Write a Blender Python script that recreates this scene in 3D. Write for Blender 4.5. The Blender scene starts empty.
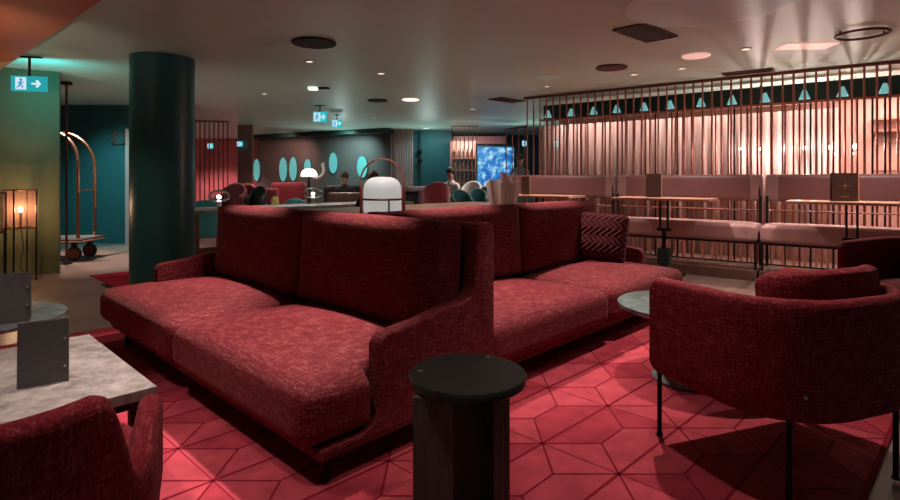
import bpy, bmesh, math, random
from mathutils import Vector, Matrix
random.seed(7)
C = bpy.context.scene.collection
PI = math.pi
F, CX, HY, H = 545.0, 450.0, 178.0, 1.2        # focal length (px), centre column, horizon row, eye height
CEIL = 2.54

def fl(px, py, z=0.0):
    d = F * (H - z) / (py - HY)
    return Vector(((px - CX) / F * d, d, z))

def at(px, py, d):
    return Vector(((px - CX) / F * d, d, H - (py - HY) * d / F))

# ------------------------------------------------------------------ materials
def S(r, g, b):
    f = lambda c: (c / 255 / 12.92) if c / 255 <= 0.04045 else ((c / 255 + 0.055) / 1.055) ** 2.4
    return (f(r), f(g), f(b), 1.0)

def mat(name, col, rough=0.5, metal=0.0, var=0.0, vscale=6.0, col2=None, bump=0.0, bscale=80.0, stretch=None,
        emit=None, estr=0.0, sheen=0.0, sheent=(1, 1, 1, 1), spec=0.5, trans=0.0, coat=0.0, alpha=1.0, ior=1.45):
    m = bpy.data.materials.new(name)
    m.use_nodes = True
    nt = m.node_tree
    p = nt.nodes['Principled BSDF']
    I = p.inputs
    I['Base Color'].default_value = col
    I['Roughness'].default_value = rough
    I['Metallic'].default_value = metal
    I['Specular IOR Level'].default_value = spec
    I['IOR'].default_value = ior
    I['Transmission Weight'].default_value = trans
    I['Coat Weight'].default_value = coat
    I['Sheen Weight'].default_value = sheen
    I['Sheen Tint'].default_value = sheent
    I['Alpha'].default_value = alpha
    if emit:
        I['Emission Color'].default_value = emit
        I['Emission Strength'].default_value = estr
    if var or bump:
        tc = nt.nodes.new('ShaderNodeTexCoord')
        mp = nt.nodes.new('ShaderNodeMapping')
        nt.links.new(tc.outputs['Object'], mp.inputs['Vector'])
        if stretch:
            mp.inputs['Scale'].default_value = stretch
    if var:
        n = nt.nodes.new('ShaderNodeTexNoise')
        n.inputs['Scale'].default_value = vscale
        n.inputs['Detail'].default_value = 6
        n.inputs['Roughness'].default_value = 0.65
        nt.links.new(mp.outputs[0], n.inputs['Vector'])
        r = nt.nodes.new('ShaderNodeValToRGB')
        r.color_ramp.elements[0].position = 0.5 - 0.25
        r.color_ramp.elements[1].position = 0.5 + 0.25
        k = 1 - var
        r.color_ramp.elements[0].color = (col[0] * k, col[1] * k, col[2] * k, 1)
        c2 = col2 or tuple(min(1, c * (1 + var)) for c in col[:3]) + (1,)
        r.color_ramp.elements[1].color = c2
        nt.links.new(n.outputs['Fac'], r.inputs[0])
        nt.links.new(r.outputs[0], I['Base Color'])
    if bump:
        n2 = nt.nodes.new('ShaderNodeTexNoise')
        n2.inputs['Scale'].default_value = bscale
        n2.inputs['Detail'].default_value = 4
        nt.links.new(mp.outputs[0], n2.inputs['Vector'])
        b = nt.nodes.new('ShaderNodeBump')
        b.inputs['Strength'].default_value = bump
        b.inputs['Distance'].default_value = 0.01
        nt.links.new(n2.outputs['Fac'], b.inputs['Height'])
        nt.links.new(b.outputs[0], I['Normal'])
    return m

def weave(name, dark, mid, light, sheen=0.35, sheent=(0.75, 0.5, 0.5, 1), k=1.0):
    """linen-like chenille: fine slubs running both ways over a dark ground"""
    m = bpy.data.materials.new(name)
    m.use_nodes = True
    nt = m.node_tree
    p = nt.nodes['Principled BSDF']
    p.inputs['Roughness'].default_value = 0.85
    p.inputs['Specular IOR Level'].default_value = 0.2
    p.inputs['Sheen Weight'].default_value = sheen
    p.inputs['Sheen Roughness'].default_value = 0.5
    p.inputs['Sheen Tint'].default_value = sheent
    tc = nt.nodes.new('ShaderNodeTexCoord')
    outs = []
    for sc in ((14 * k, 14 * k, 150 * k), (150 * k, 150 * k, 14 * k), (150 * k, 14 * k, 90 * k), (14 * k, 150 * k, 90 * k)):
        mp = nt.nodes.new('ShaderNodeMapping')
        mp.inputs['Scale'].default_value = sc
        nt.links.new(tc.outputs['Object'], mp.inputs['Vector'])
        n = nt.nodes.new('ShaderNodeTexNoise')
        n.inputs['Scale'].default_value = 1.0
        n.inputs['Detail'].default_value = 3
        nt.links.new(mp.outputs[0], n.inputs['Vector'])
        outs.append(n.outputs['Fac'])
    acc = outs[0]
    for o in outs[1:]:
        a = nt.nodes.new('ShaderNodeMath'); a.operation = 'ADD'
        nt.links.new(acc, a.inputs[0]); nt.links.new(o, a.inputs[1]); acc = a.outputs[0]
    dv = nt.nodes.new('ShaderNodeMath'); dv.operation = 'MULTIPLY'; dv.inputs[1].default_value = 0.25
    nt.links.new(acc, dv.inputs[0])
    r = nt.nodes.new('ShaderNodeValToRGB')
    e = r.color_ramp.elements
    e[0].position = 0.34; e[0].color = dark
    e[1].position = 0.70; e[1].color = light
    q = e.new(0.5); q.color = mid
    nt.links.new(dv.outputs[0], r.inputs[0])
    nt.links.new(r.outputs[0], p.inputs['Base Color'])
    b = nt.nodes.new('ShaderNodeBump'); b.inputs['Strength'].default_value = 0.5; b.inputs['Distance'].default_value = 0.006
    nt.links.new(dv.outputs[0], b.inputs['Height'])
    nt.links.new(b.outputs[0], p.inputs['Normal'])
    return m

def wood(name, c1, c2, rough=0.4, scale=(1, 12, 12), coat=0.0, planks=None):
    m = mat(name, c1, rough, var=0.3, vscale=3.0, col2=c2, stretch=scale, bump=0.08, bscale=12, coat=coat)
    return m

M = {}
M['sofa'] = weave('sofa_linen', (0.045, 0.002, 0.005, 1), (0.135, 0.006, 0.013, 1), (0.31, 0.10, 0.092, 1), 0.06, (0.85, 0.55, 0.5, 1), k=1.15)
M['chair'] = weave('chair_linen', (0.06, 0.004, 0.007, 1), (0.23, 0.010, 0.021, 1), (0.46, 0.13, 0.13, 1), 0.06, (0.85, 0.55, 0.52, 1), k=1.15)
M['velvet'] = mat('wine_velvet', (0.05, 0.002, 0.005, 1), 0.8, var=0.3, vscale=9, sheen=0.25, sheent=(0.8, 0.3, 0.35, 1), spec=0.2)
M['chair_velvet'] = mat('wine_chair_velvet', (0.12, 0.006, 0.013, 1), 0.8, var=0.3, vscale=9, sheen=0.25, sheent=(0.8, 0.3, 0.35, 1), spec=0.2)
M['piping'] = mat('dull_rose_piping', (0.26, 0.06, 0.06, 1), 0.7)
M['carpet'] = mat('carpet_red', (0.40, 0.052, 0.072, 1), 0.95, var=0.3, vscale=7, bump=0.4, bscale=260, spec=0.1)
M['carpet_dark'] = mat('carpet_crimson', (0.33, 0.034, 0.052, 1), 0.95, var=0.32, vscale=7, bump=0.4, bscale=260, spec=0.1)
M['carpet_line'] = mat('carpet_line_wine', (0.19, 0.010, 0.022, 1), 0.95, spec=0.1)
M['rug'] = mat('rug_red', (0.30, 0.012, 0.03, 1), 0.95, var=0.2, vscale=6, spec=0.1)
M['rug_brown'] = mat('rug_brown', (0.045, 0.02, 0.013, 1), 0.95, var=0.2, vscale=6, spec=0.1)
M['black_wood'] = wood('black_oak', (0.05, 0.046, 0.044, 1), (0.13, 0.115, 0.108, 1), 0.42, (14, 14, 1.5))
M['black_top'] = mat('black_oak_top', (0.02, 0.021, 0.02, 1), 0.34, spec=0.35, var=0.5, vscale=3, stretch=(3, 30, 3), bump=0.1, bscale=8)
M['black_metal'] = mat('black_steel', (0.012, 0.011, 0.012, 1), 0.4, 0.6)
M['dark_metal'] = mat('dark_bronze', (0.03, 0.022, 0.02, 1), 0.4, 0.7)
M['copper'] = mat('copper_rod', (0.46, 0.165, 0.115, 1), 0.45, 0.3, var=0.15, vscale=3)
M['copper_dark'] = mat('aged_copper_rod', (0.20, 0.07, 0.05, 1), 0.4, 0.7, var=0.15, vscale=3)
M['steel_rod'] = mat('pale_steel_rod', (0.42, 0.36, 0.35, 1), 0.3, 0.8)
M['brass'] = mat('rose_brass', (0.72, 0.36, 0.24, 1), 0.25, 1.0)
M['chrome'] = mat('chrome', (0.7, 0.7, 0.7, 1), 0.12, 1.0)
M['stone'] = mat('grey_stone', (0.16, 0.132, 0.124, 1), 0.5, var=0.5, vscale=16, col2=(0.39, 0.325, 0.31, 1), bump=0.05)
M['green_marble'] = mat('green_grey_marble', (0.11, 0.155, 0.155, 1), 0.3, var=0.5, vscale=22, col2=(0.30, 0.38, 0.375, 1))
M['dark_marble'] = mat('dark_grey_marble', (0.04, 0.05, 0.053, 1), 0.25, var=0.5, vscale=9, col2=(0.13, 0.14, 0.14, 1))
M['pale_marble'] = mat('pale_marble', (0.42, 0.42, 0.42, 1), 0.25, var=0.25, vscale=6)
M['table_wood'] = wood('warm_oak', (0.24, 0.11, 0.07, 1), (0.36, 0.17, 0.11, 1), 0.35, (3, 3, 3))
M['bar_wood'] = wood('bar_top_oak', (0.52, 0.25, 0.16, 1), (0.62, 0.32, 0.21, 1), 0.35, (3, 3, 3))
M['plinth_wood'] = wood('plinth_oak', (0.13, 0.065, 0.045, 1), (0.22, 0.11, 0.08, 1), 0.45, (3, 3, 3))
M['card'] = mat('charcoal_board', (0.10, 0.096, 0.097, 1), 0.55, var=0.15, vscale=30)
M['card_brown'] = mat('brown_leather_board', (0.05, 0.022, 0.014, 1), 0.5, var=0.25, vscale=30)
M['card_mark'] = mat('faded_copper_print', (0.22, 0.1, 0.06, 1), 0.5)
M['stud'] = mat('steel_stud', (0.6, 0.58, 0.56, 1), 0.3, 0.9)
M['bench'] = mat('rose_leather', (0.175, 0.072, 0.066, 1), 0.45, var=0.15, vscale=4)
M['bench_seat'] = mat('pale_rose_leather', (0.46, 0.26, 0.24, 1), 0.42, var=0.18, vscale=5)
M['bench_end'] = mat('pale_taupe_leather', (0.25, 0.14, 0.125, 1), 0.42, var=0.1, vscale=5)
M['column'] = mat('petrol_paint', (0.018, 0.085, 0.09, 1), 0.36, var=0.1, vscale=1.5)
M['teal'] = mat('teal_paint', (0.018, 0.075, 0.082, 1), 0.55, var=0.12, vscale=1.2)
M['green_wall'] = mat('moss_paint', (0.10, 0.105, 0.05, 1), 0.6, var=0.15, vscale=1.5)
M['brown_wall'] = mat('umber_paint', (0.15, 0.115, 0.11, 1), 0.6, var=0.2, vscale=0.6)
M['pink_wall'] = mat('rose_plaster', (0.60, 0.34, 0.29, 1), 0.6, var=0.15, vscale=1.5)
M['red_wall'] = mat('red_plaster', (0.55, 0.16, 0.17, 1), 0.6, var=0.3, vscale=1.5)
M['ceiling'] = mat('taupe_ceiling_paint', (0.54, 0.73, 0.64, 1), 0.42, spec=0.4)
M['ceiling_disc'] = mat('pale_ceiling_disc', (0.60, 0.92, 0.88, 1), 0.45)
M['orange'] = mat('terracotta_ceiling_paint', (0.60, 0.17, 0.085, 1), 0.5, spec=0.3)
M['vent'] = mat('dark_vent', (0.02, 0.013, 0.012, 1), 0.7)
M['vent_brown'] = mat('brown_vent', (0.10, 0.045, 0.035, 1), 0.6)
M['lintel'] = mat('bottle_green_paint', (0.006, 0.026, 0.02, 1), 0.5)
M['skin'] = mat('skin', (0.42, 0.2, 0.14, 1), 0.6)
M['hair'] = mat('dark_hair', (0.03, 0.014, 0.01, 1), 0.6)
M['hair_brown'] = mat('brown_hair', (0.09, 0.035, 0.022, 1), 0.6)
M['cloth_dark'] = mat('dark_cloth', (0.015, 0.015, 0.018, 1), 0.8)
M['cloth_white'] = mat('pale_cloth', (0.5, 0.43, 0.42, 1), 0.8)
M['cloth_grey'] = mat('grey_cloth', (0.16, 0.15, 0.15, 1), 0.8)
M['teal_seat'] = mat('teal_velvet', (0.015, 0.13, 0.14, 1), 0.7, sheen=0.3)
M['red_seat'] = mat('red_velvet', (0.24, 0.015, 0.024, 1), 0.7, sheen=0.3, var=0.2)
M['rim_rose'] = mat('rose_trim', (0.55, 0.25, 0.23, 1), 0.5)
M['dark_seat'] = mat('black_seat', (0.02, 0.015, 0.018, 1), 0.6)
M['brown_seat'] = mat('brown_leather', (0.16, 0.065, 0.05, 1), 0.5, var=0.15)
M['glass'] = mat('clear_glass', (0.95, 0.95, 0.95, 1), 0.03, trans=1.0, ior=1.4)
M['smoke_glass'] = mat('frosted_crystal', (0.78, 0.66, 0.64, 1), 0.12, trans=0.35, ior=1.45, spec=0.8)
M['yellow_glass'] = mat('amber_glass', (0.6, 0.5, 0.15, 1), 0.2, trans=0.5)
M['bottle'] = mat('bottle_glass', (0.10, 0.04, 0.02, 1), 0.1, spec=0.8)
M['shelf'] = mat('shelf_wood', (0.3, 0.13, 0.09, 1), 0.5)
M['tyre'] = mat('grey_rubber', (0.045, 0.035, 0.033, 1), 0.7)
def glow(name, col, s, base=None):
    return mat(name, base or col, 0.5, emit=col, estr=s)
M['g_exit'] = glow('exit_panel_teal', (0.012, 0.34, 0.38, 1), 0.7, (0.01, 0.2, 0.22, 1))
M['g_exit_far'] = glow('exit_panel_far', (0.015, 0.48, 0.52, 1), 0.75, (0.01, 0.2, 0.22, 1))
M['g_white'] = glow('exit_pictogram_white', (0.55, 0.75, 0.85, 1), 0.7)
M['g_man'] = glow('exit_figure_blue', (0.05, 0.25, 0.5, 1), 0.6)
M['g_down'] = glow('downlight_glow', (1, 0.62, 0.5, 1), 1.6)
M['g_down_dim'] = glow('downlight_dim', (0.85, 0.5, 0.42, 1), 0.55)
M['g_emerg'] = glow('emergency_glow', (0.9, 0.9, 0.86, 1), 1.3)
M['g_bulb'] = glow('bulb_glow', (1, 0.86, 0.74, 1), 9)
M['g_fil'] = glow('lamp_bulb_glow', (1, 0.72, 0.45, 1), 16)
M['g_opal'] = glow('opal_glass', (0.74, 0.78, 0.78, 1), 0.33, (0.7, 0.7, 0.7, 1))
M['g_opal2'] = glow('opal_glass_bright', (1, 0.93, 0.88, 1), 1.0, (0.7, 0.7, 0.7, 1))
M['g_oval'] = glow('oval_teal_glow', (0.13, 0.40, 0.40, 1), 0.55, (0.05, 0.3, 0.3, 1))
M['g_scallop'] = glow('teal_scallop_glow', (0.22, 0.55, 0.55, 1), 0.45, (0.1, 0.3, 0.3, 1))  # glow of the header's light scallops, given to solid cones
M['g_blue'] = None

def screen_mat():
    m = bpy.data.materials.new('blue_screen')
    m.use_nodes = True
    nt = m.node_tree
    p = nt.nodes['Principled BSDF']
    tc = nt.nodes.new('ShaderNodeTexCoord')
    n = nt.nodes.new('ShaderNodeTexNoise'); n.inputs['Scale'].default_value = 6.0; n.inputs['Detail'].default_value = 5; n.inputs['Distortion'].default_value = 0.5
    nt.links.new(tc.outputs['Object'], n.inputs['Vector'])
    r = nt.nodes.new('ShaderNodeValToRGB')
    e = r.color_ramp.elements
    e[0].position = 0.38; e[0].color = (0.01, 0.10, 0.40, 1)
    e[1].position = 0.68; e[1].color = (0.5, 0.75, 0.85, 1)
    q = e.new(0.5); q.color = (0.03, 0.25, 0.58, 1)
    nt.links.new(n.outputs['Fac'], r.inputs[0])
    nt.links.new(r.outputs[0], p.inputs['Emission Color'])
    p.inputs['Emission Strength'].default_value = 0.8
    p.inputs['Base Color'].default_value = (0.02, 0.05, 0.1, 1)
    return m
M['g_blue'] = screen_mat()

def mesh_shade_mat():
    """woven copper mesh: threads with open gaps"""
    m = mat('copper_mesh', (0.28, 0.13, 0.10, 1), 0.45, 0.4)
    nt = m.node_tree
    p = nt.nodes['Principled BSDF']
    out = nt.nodes['Material Output']
    tr = nt.nodes.new('ShaderNodeBsdfTransparent')
    tl = nt.nodes.new('ShaderNodeBsdfTranslucent'); tl.inputs[0].default_value = (0.2, 0.09, 0.065, 1)
    a = nt.nodes.new('ShaderNodeMixShader'); a.inputs[0].default_value = 0.15
    b = nt.nodes.new('ShaderNodeMixShader'); b.inputs[0].default_value = 0.38
    nt.links.new(p.outputs[0], a.inputs[1]); nt.links.new(tl.outputs[0], a.inputs[2])
    nt.links.new(tr.outputs[0], b.inputs[1]); nt.links.new(a.outputs[0], b.inputs[2])
    nt.links.new(b.outputs[0], out.inputs[0])
    return m
M['mesh'] = mesh_shade_mat()

def curtain_mat():
    m = mat('sheer_rose_curtain', (0.60, 0.44, 0.40, 1), 0.7)
    nt = m.node_tree
    p = nt.nodes['Principled BSDF']; out = nt.nodes['Material Output']
    tl = nt.nodes.new('ShaderNodeBsdfTranslucent'); tl.inputs[0].default_value = (0.60, 0.44, 0.40, 1)
    a = nt.nodes.new('ShaderNodeMixShader'); a.inputs[0].default_value = 0.4
    nt.links.new(p.outputs[0], a.inputs[1]); nt.links.new(tl.outputs[0], a.inputs[2])
    nt.links.new(a.outputs[0], out.inputs[0])
    return m
M['curtain'] = curtain_mat()

def floor_mat():
    m = bpy.data.materials.new('oak_planks')
    m.use_nodes = True
    nt = m.node_tree
    p = nt.nodes['Principled BSDF']
    p.inputs['Roughness'].default_value = 0.34
    tc = nt.nodes.new('ShaderNodeTexCoord')
    mp = nt.nodes.new('ShaderNodeMapping'); mp.inputs['Rotation'].default_value = (0, 0, -PI / 4)
    br = nt.nodes.new('ShaderNodeTexBrick')
    br.inputs['Color1'].default_value = (0.18, 0.11, 0.09, 1)
    br.inputs['Color2'].default_value = (0.24, 0.15, 0.125, 1)
    br.inputs['Mortar'].default_value = (0.06, 0.035, 0.03, 1)
    br.inputs['Scale'].default_value = 1.0
    br.inputs['Mortar Size'].default_value = 0.003
    br.inputs['Brick Width'].default_value = 1.6
    br.inputs['Row Height'].default_value = 0.14
    nt.links.new(tc.outputs['Object'], mp.inputs[0])
    nt.links.new(mp.outputs[0], br.inputs['Vector'])
    nt.links.new(br.outputs[0], p.inputs['Base Color'])
    return m
M['floor'] = floor_mat()

# ------------------------------------------------------------------ mesh helpers
def NB():
    return bmesh.new()

def obj(name, bm, m, parent=None, smooth=False, loc=None, rot=None):
    me = bpy.data.meshes.new(name)
    bm.normal_update()
    bm.to_mesh(me)
    bm.free()
    for x in (m if isinstance(m, (list, tuple)) else [m]):
        me.materials.append(x)
    if smooth:
        for p in me.polygons:
            p.use_smooth = True
        if smooth != 'all':
            try:
                me.set_sharp_from_angle(angle=math.radians(40))
            except Exception:
                pass
    o = bpy.data.objects.new(name, me)
    C.objects.link(o)
    if parent is not None:
        o.parent = parent
    if loc is not None:
        o.location = loc
    if rot is not None:
        o.rotation_euler = rot
    return o

def tag(o, label, cat, group=None):
    o['label'] = label
    o['category'] = cat
    if group:
        o['group'] = group
    return o

def thing(name, label, cat, loc=(0, 0, 0), rz=0.0, group=None):
    o = bpy.data.objects.new(name, None)
    o.empty_display_size = 0.1
    C.objects.link(o)
    o.location = loc
    o.rotation_euler = (0, 0, rz)
    return tag(o, label, cat, group)

def struct(name, bm, m, smooth=False):
    o = obj(name, bm, m, None, smooth)
    o['kind'] = 'structure'
    return o

def copy_tree(o, parent=None, top=True):
    c = o.copy()
    C.objects.link(c)
    if parent is not None:
        c.parent = parent
    for ch in list(o.children):
        copy_tree(ch, c, False)
    return c

def dup(o, loc, rz, label, scale=None):
    c = copy_tree(o)
    c.location = loc
    c.rotation_euler = (0, 0, rz)
    c['label'] = label
    if scale:
        c.scale = (scale, scale, scale)
    return c

def box(bm, c, s, bev=0.0, rot=None, seg=2):
    r = bmesh.ops.create_cube(bm, size=1.0)
    vs = r['verts']
    mt = Matrix.Translation(c)
    if rot is not None:
        mt = mt @ rot
    mt = mt @ Matrix.Diagonal((s[0], s[1], s[2], 1))
    bmesh.ops.transform(bm, matrix=mt, verts=vs)
    if bev:
        es = list({e for v in vs for e in v.link_edges})
        bmesh.ops.bevel(bm, geom=es, offset=bev, segments=seg, profile=0.6, affect='EDGES', clamp_overlap=True)

def cyl(bm, p0, p1, r0, r1=None, seg=12, cap=True):
    p0 = Vector(p0); p1 = Vector(p1)
    r1 = r0 if r1 is None else r1
    z = (p1 - p0).normalized()
    x = z.orthogonal().normalized(); y = z.cross(x)
    A = []; B = []
    for i in range(seg):
        a = 2 * PI * i / seg
        v = x * math.cos(a) + y * math.sin(a)
        A.append(bm.verts.new(p0 + v * r0)); B.append(bm.verts.new(p1 + v * r1))
    for i in range(seg):
        j = (i + 1) % seg
        bm.faces.new((A[i], A[j], B[j], B[i]))
    if cap:
        bm.faces.new(A[::-1]); bm.faces.new(B)

def tube(bm, pts, r, seg=8, closed=False):
    pts = [Vector(p) for p in pts]
    n = len(pts)
    rings = []
    ref = None
    for i, p in enumerate(pts):
        if closed:
            t = (pts[(i + 1) % n] - pts[i - 1]).normalized()
        else:
            t = (pts[min(i + 1, n - 1)] - pts[max(i - 1, 0)]).normalized()
        if ref is None:
            ref = t.orthogonal().normalized()
        x = (ref - t * ref.dot(t)).normalized(); y = t.cross(x); ref = x
        rr = r[i] if isinstance(r, (list, tuple)) else r
        rings.append([bm.verts.new(p + (x * math.cos(2 * PI * k / seg) + y * math.sin(2 * PI * k / seg)) * rr) for k in range(seg)])
    for i in range(n if closed else n - 1):
        a = rings[i]; b = rings[(i + 1) % n]
        for k in range(seg):
            l = (k + 1) % seg
            bm.faces.new((a[k], a[l], b[l], b[k]))
    if not closed:
        bm.faces.new(rings[0][::-1]); bm.faces.new(rings[-1])

def lathe(bm, prof, c=(0, 0, 0), seg=32, sx=1.0, sy=1.0):
    rings = []
    for (r, z) in prof:
        if r < 1e-5:
            rings.append([bm.verts.new((c[0], c[1], c[2] + z))])
        else:
            rings.append([bm.verts.new((c[0] + sx * r * math.cos(2 * PI * k / seg), c[1] + sy * r * math.sin(2 * PI * k / seg), c[2] + z)) for k in range(seg)])
    for a, b in zip(rings, rings[1:]):
        for k in range(seg):
            l = (k + 1) % seg
            if len(a) == 1 and len(b) == 1:
                continue
            if len(a) == 1:
                bm.faces.new((a[0], b[k], b[l]))
            elif len(b) == 1:
                bm.faces.new((a[k], a[l], b[0]))
            else:
                bm.faces.new((a[k], a[l], b[l], b[k]))

def prism(bm, poly, axis, a, b):
    """poly: 2-D points; axis 'x','y','z'; extrude from a to b"""
    def P(u, v, w):
        return {'x': (w, u, v), 'y': (u, w, v), 'z': (u, v, w)}[axis]
    A = [bm.verts.new(P(u, v, a)) for u, v in poly]
    B = [bm.verts.new(P(u, v, b)) for u, v in poly]
    n = len(poly)
    bm.faces.new(A[::-1]); bm.faces.new(B)
    for i in range(n):
        j = (i + 1) % n
        bm.faces.new((A[i], A[j], B[j], B[i]))
    bmesh.ops.recalc_face_normals(bm, faces=bm.faces)

def arc(cx, cy, r, a0, a1, n):
    return [(cx + r * math.cos(math.radians(a0 + (a1 - a0) * i / n)), cy + r * math.sin(math.radians(a0 + (a1 - a0) * i / n))) for i in range(n + 1)]

def cushion(bm, c, s, r, crown=0.0, crown_y=0.0, n=14, warp=None, rot=None):
    """soft rounded box; crown puffs +z, crown_y puffs -y"""
    tmp = bmesh.new()
    bmesh.ops.create_cube(tmp, size=2.0)
    bmesh.ops.subdivide_edges(tmp, edges=tmp.edges[:], cuts=n, use_grid_fill=True)
    hx, hy, hz = s[0] / 2, s[1] / 2, s[2] / 2
    for v in tmp.verts:
        u = v.co.copy()
        p = Vector((u.x * hx, u.y * hy, u.z * hz))
        q = Vector((max(-hx + r, min(hx - r, p.x)), max(-hy + r, min(hy - r, p.y)), max(-hz + r, min(hz - r, p.z))))
        d = p - q
        # spread grid over the rounded edge
        if d.length > 1e-9:
            m = max(abs(d.x), abs(d.y), abs(d.z))
            p = q + d.normalized() * min(r, m if m < r else r)
        if crown:
            p.z += crown * (1 - u.x ** 2) * (1 - u.y ** 2) * (u.z if u.z > 0 else 0.0)
        if crown_y:
            p.y -= crown_y * (1 - u.x ** 4) * (1 - u.z ** 4) * (-u.y if u.y < 0 else 0.0)
        if warp:
            p = warp(p, u)
        v.co = p
    mt = Matrix.Translation(c)
    if rot is not None:
        mt = mt @ rot
    bmesh.ops.transform(tmp, matrix=mt, verts=tmp.verts[:])
    me = bpy.data.meshes.new('tmp')
    tmp.to_mesh(me); tmp.free()
    bm.from_mesh(me)
    bpy.data.meshes.remove(me)

def RX(a): return Matrix.Rotation(a, 4, 'X')
def RY(a): return Matrix.Rotation(a, 4, 'Y')
def RZ(a): return Matrix.Rotation(a, 4, 'Z')

# ------------------------------------------------------------------ the setting
bm = NB(); box(bm, (-1, 9, -0.05), (24, 26, 0.1)); struct('floor', bm, M['floor'])
bm = NB(); box(bm, (-1, 9, CEIL + 0.05), (24, 26, 0.1)); struct('ceiling', bm, M['ceiling'])

# terracotta part of the ceiling over the left wall: a shallow dropped panel whose edge runs from the wall towards the camera
e0 = fl(92, 0, CEIL) if False else Vector((-2.69 * F * 1.34 / (178 * 4.10), F * 1.34 / 178, CEIL))
eA = Vector((-2.69, 4.10, CEIL)); eB = Vector((-5.38, 6.52, CEIL))
dr = (eB - eA).normalized(); nn = Vector((-dr.y, dr.x, 0))
if nn.x > 0: nn = -nn
pA = eA - dr * 6.0; pB = eB + dr * 0.6
poly = [pA, pB, pB + nn * 4, pA + nn * 4]
bm = NB(); prism(bm, [(p.x, p.y) for p in poly], 'z', CEIL - 0.05, CEIL - 0.001)
struct('ceiling_panel', bm, M['orange'])

# column
colc = Vector((-3.215, 6.1, 0))
bm = NB(); lathe(bm, [(0.328, 0.0), (0.328, CEIL - 0.002)], colc, 64)
struct('column', bm, M['column'], True)

# left moss green wall with the lamp in front of it
w1 = fl(59.5, 273); w0 = Vector((-7.0, 5.55, 0))
dw = (w1 - w0).normalized(); nw = Vector((-dw.y, dw.x, 0))
bm = NB(); prism(bm, [(w0.x, w0.y), (w1.x, w1.y), (w1.x + nw.x * 0.25, w1.y + nw.y * 0.25), (w0.x + nw.x * 0.25, w0.y + nw.y * 0.25)], 'z', 0, CEIL - 0.002)
struct('wall_left', bm, M['green_wall'])
# teal wall behind the luggage trolley
bm = NB(); box(bm, (-7.85, 10.1, CEIL / 2), (6.1, 0.2, CEIL - 0.004)); struct('wall_trolley_side', bm, M['teal'])
# trim strip beside the column (copper door edge)
bm = NB(); box(bm, (-5.89, 9.97, 1.05), (0.07, 0.06, 2.1)); struct('trim_1', bm, M['rim_rose'])

# far end of the room
pb0 = Vector((-6.2, 17.6, 0)); pb1 = Vector((-1.55, 15.2, 0))
bm = NB(); prism(bm, [(pb0.x, pb0.y), (pb1.x, pb1.y), (pb1.x, pb1.y + 0.2), (pb0.x, pb0.y + 0.2)], 'z', 0, CEIL - 0.004)
struct('wall_back', bm, M['brown_wall'])
bm = NB(); prism(bm, [(pb0.x, pb0.y - 0.1), (pb1.x, pb1.y - 0.1), (pb1.x - 0.1, pb1.y - 0.7), (pb0.x, pb0.y - 0.7)], 'z', CEIL - 0.12, CEIL - 0.006)
struct('trim_2', bm, M['lintel'])
bm = NB(); box(bm, (-0.49, 15.6, CEIL / 2), (1.14, 0.2, CEIL - 0.004)); struct('wall_teal', bm, M['teal'])
bm = NB(); box(bm, (-7.0, 18.6, CEIL / 2), (5.0, 0.2, CEIL - 0.004)); struct('wall_far_left', bm, M['red_wall'])
bm = NB(); box(bm, (3.0, 17.0, CEIL / 2), (6.4, 0.2, CEIL - 0.004)); struct('wall_far', bm, M['teal'])
bm = NB(); box(bm, (0.85, 16.2, 2.30), (1.5, 0.9, 0.22)); struct('trim_3', bm, M['rim_rose'])
# pale edge panel beside the far left rods
bm = NB(); box(bm, (-5.1, 13.6, 1.27), (0.36, 0.1, 2.5)); struct('trim_4', bm, M['bench_end'])

# ------------------------------------------------------------------ right: rods, corridor behind
SO = Vector((1.32, 9.0, 0)); SD = Vector((0.803, -0.596, 0)); SN = Vector((-0.596, -0.803, 0))   # origin, along, towards the room
SANG = math.atan2(SD.y, SD.x)
def sp(t, off=0.0, z=0.0):
    p = SO + SD * t + SN * off
    return Vector((p.x, p.y, z))
SR = thing('rod_screen', 'long screen of copper rods from ceiling to floor behind the bar benches', 'screen', sp(0), SANG)
bm = NB(); box(bm, (2.9, 0, CEIL - 0.02), (6.0, 0.06, 0.035)); obj('top_rail', bm, M['copper_dark'], SR)
bm = NB(); box(bm, (2.9, 0, 0.03), (6.0, 0.06, 0.04)); obj('floor_rail', bm, M['copper_dark'], SR)
bm = NB(); cyl(bm, (0, 0, 0.05), (0, 0, CEIL - 0.04), 0.0125, seg=8)
rod0 = obj('rod', bm, M['copper'], SR, True, (-0.05, 0, 0))
k = 1
t = -0.05 + 0.117
while t < 5.9:
    c = rod0.copy(); C.objects.link(c); c.parent = SR; c.location = (t, 0, 0); t += 0.117
# second, closer set of rods in mixed finishes
SR2 = thing('rod_screen', 'inner row of thinner mixed-finish rods behind the copper rod screen', 'screen', sp(0.1, -0.38), SANG)
bm = NB(); box(bm, (2.9, 0, 2.18), (6.0, 0.05, 0.03)); obj('top_rail', bm, M['copper'], SR2)
bm = NB(); box(bm, (2.9, 0, 0.02), (6.0, 0.05, 0.03)); obj('floor_rail', bm, M['copper_dark'], SR2)
mm = []
for key in ('copper_dark', 'copper', 'steel_rod', 'dark_metal'):
    bm = NB(); cyl(bm, (0, 0, 0.03), (0, 0, 2.18), 0.012 if key != 'steel_rod' else 0.016, seg=8)
    mm.append((bm, key))
protos = [obj('rod', b, M[kx], SR2, True, (0.03 + 0.075 * i, 0, 0)) for i, (b, kx) in enumerate(mm)]
t = 0.33
while t < 5.85:
    c = random.choice([0, 0, 1, 2, 3])
    o = protos[c].copy(); C.objects.link(o); o.parent = SR2; o.location = (t, 0, 0)
    t += random.choice([0.075, 0.12, 0.16])
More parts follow.
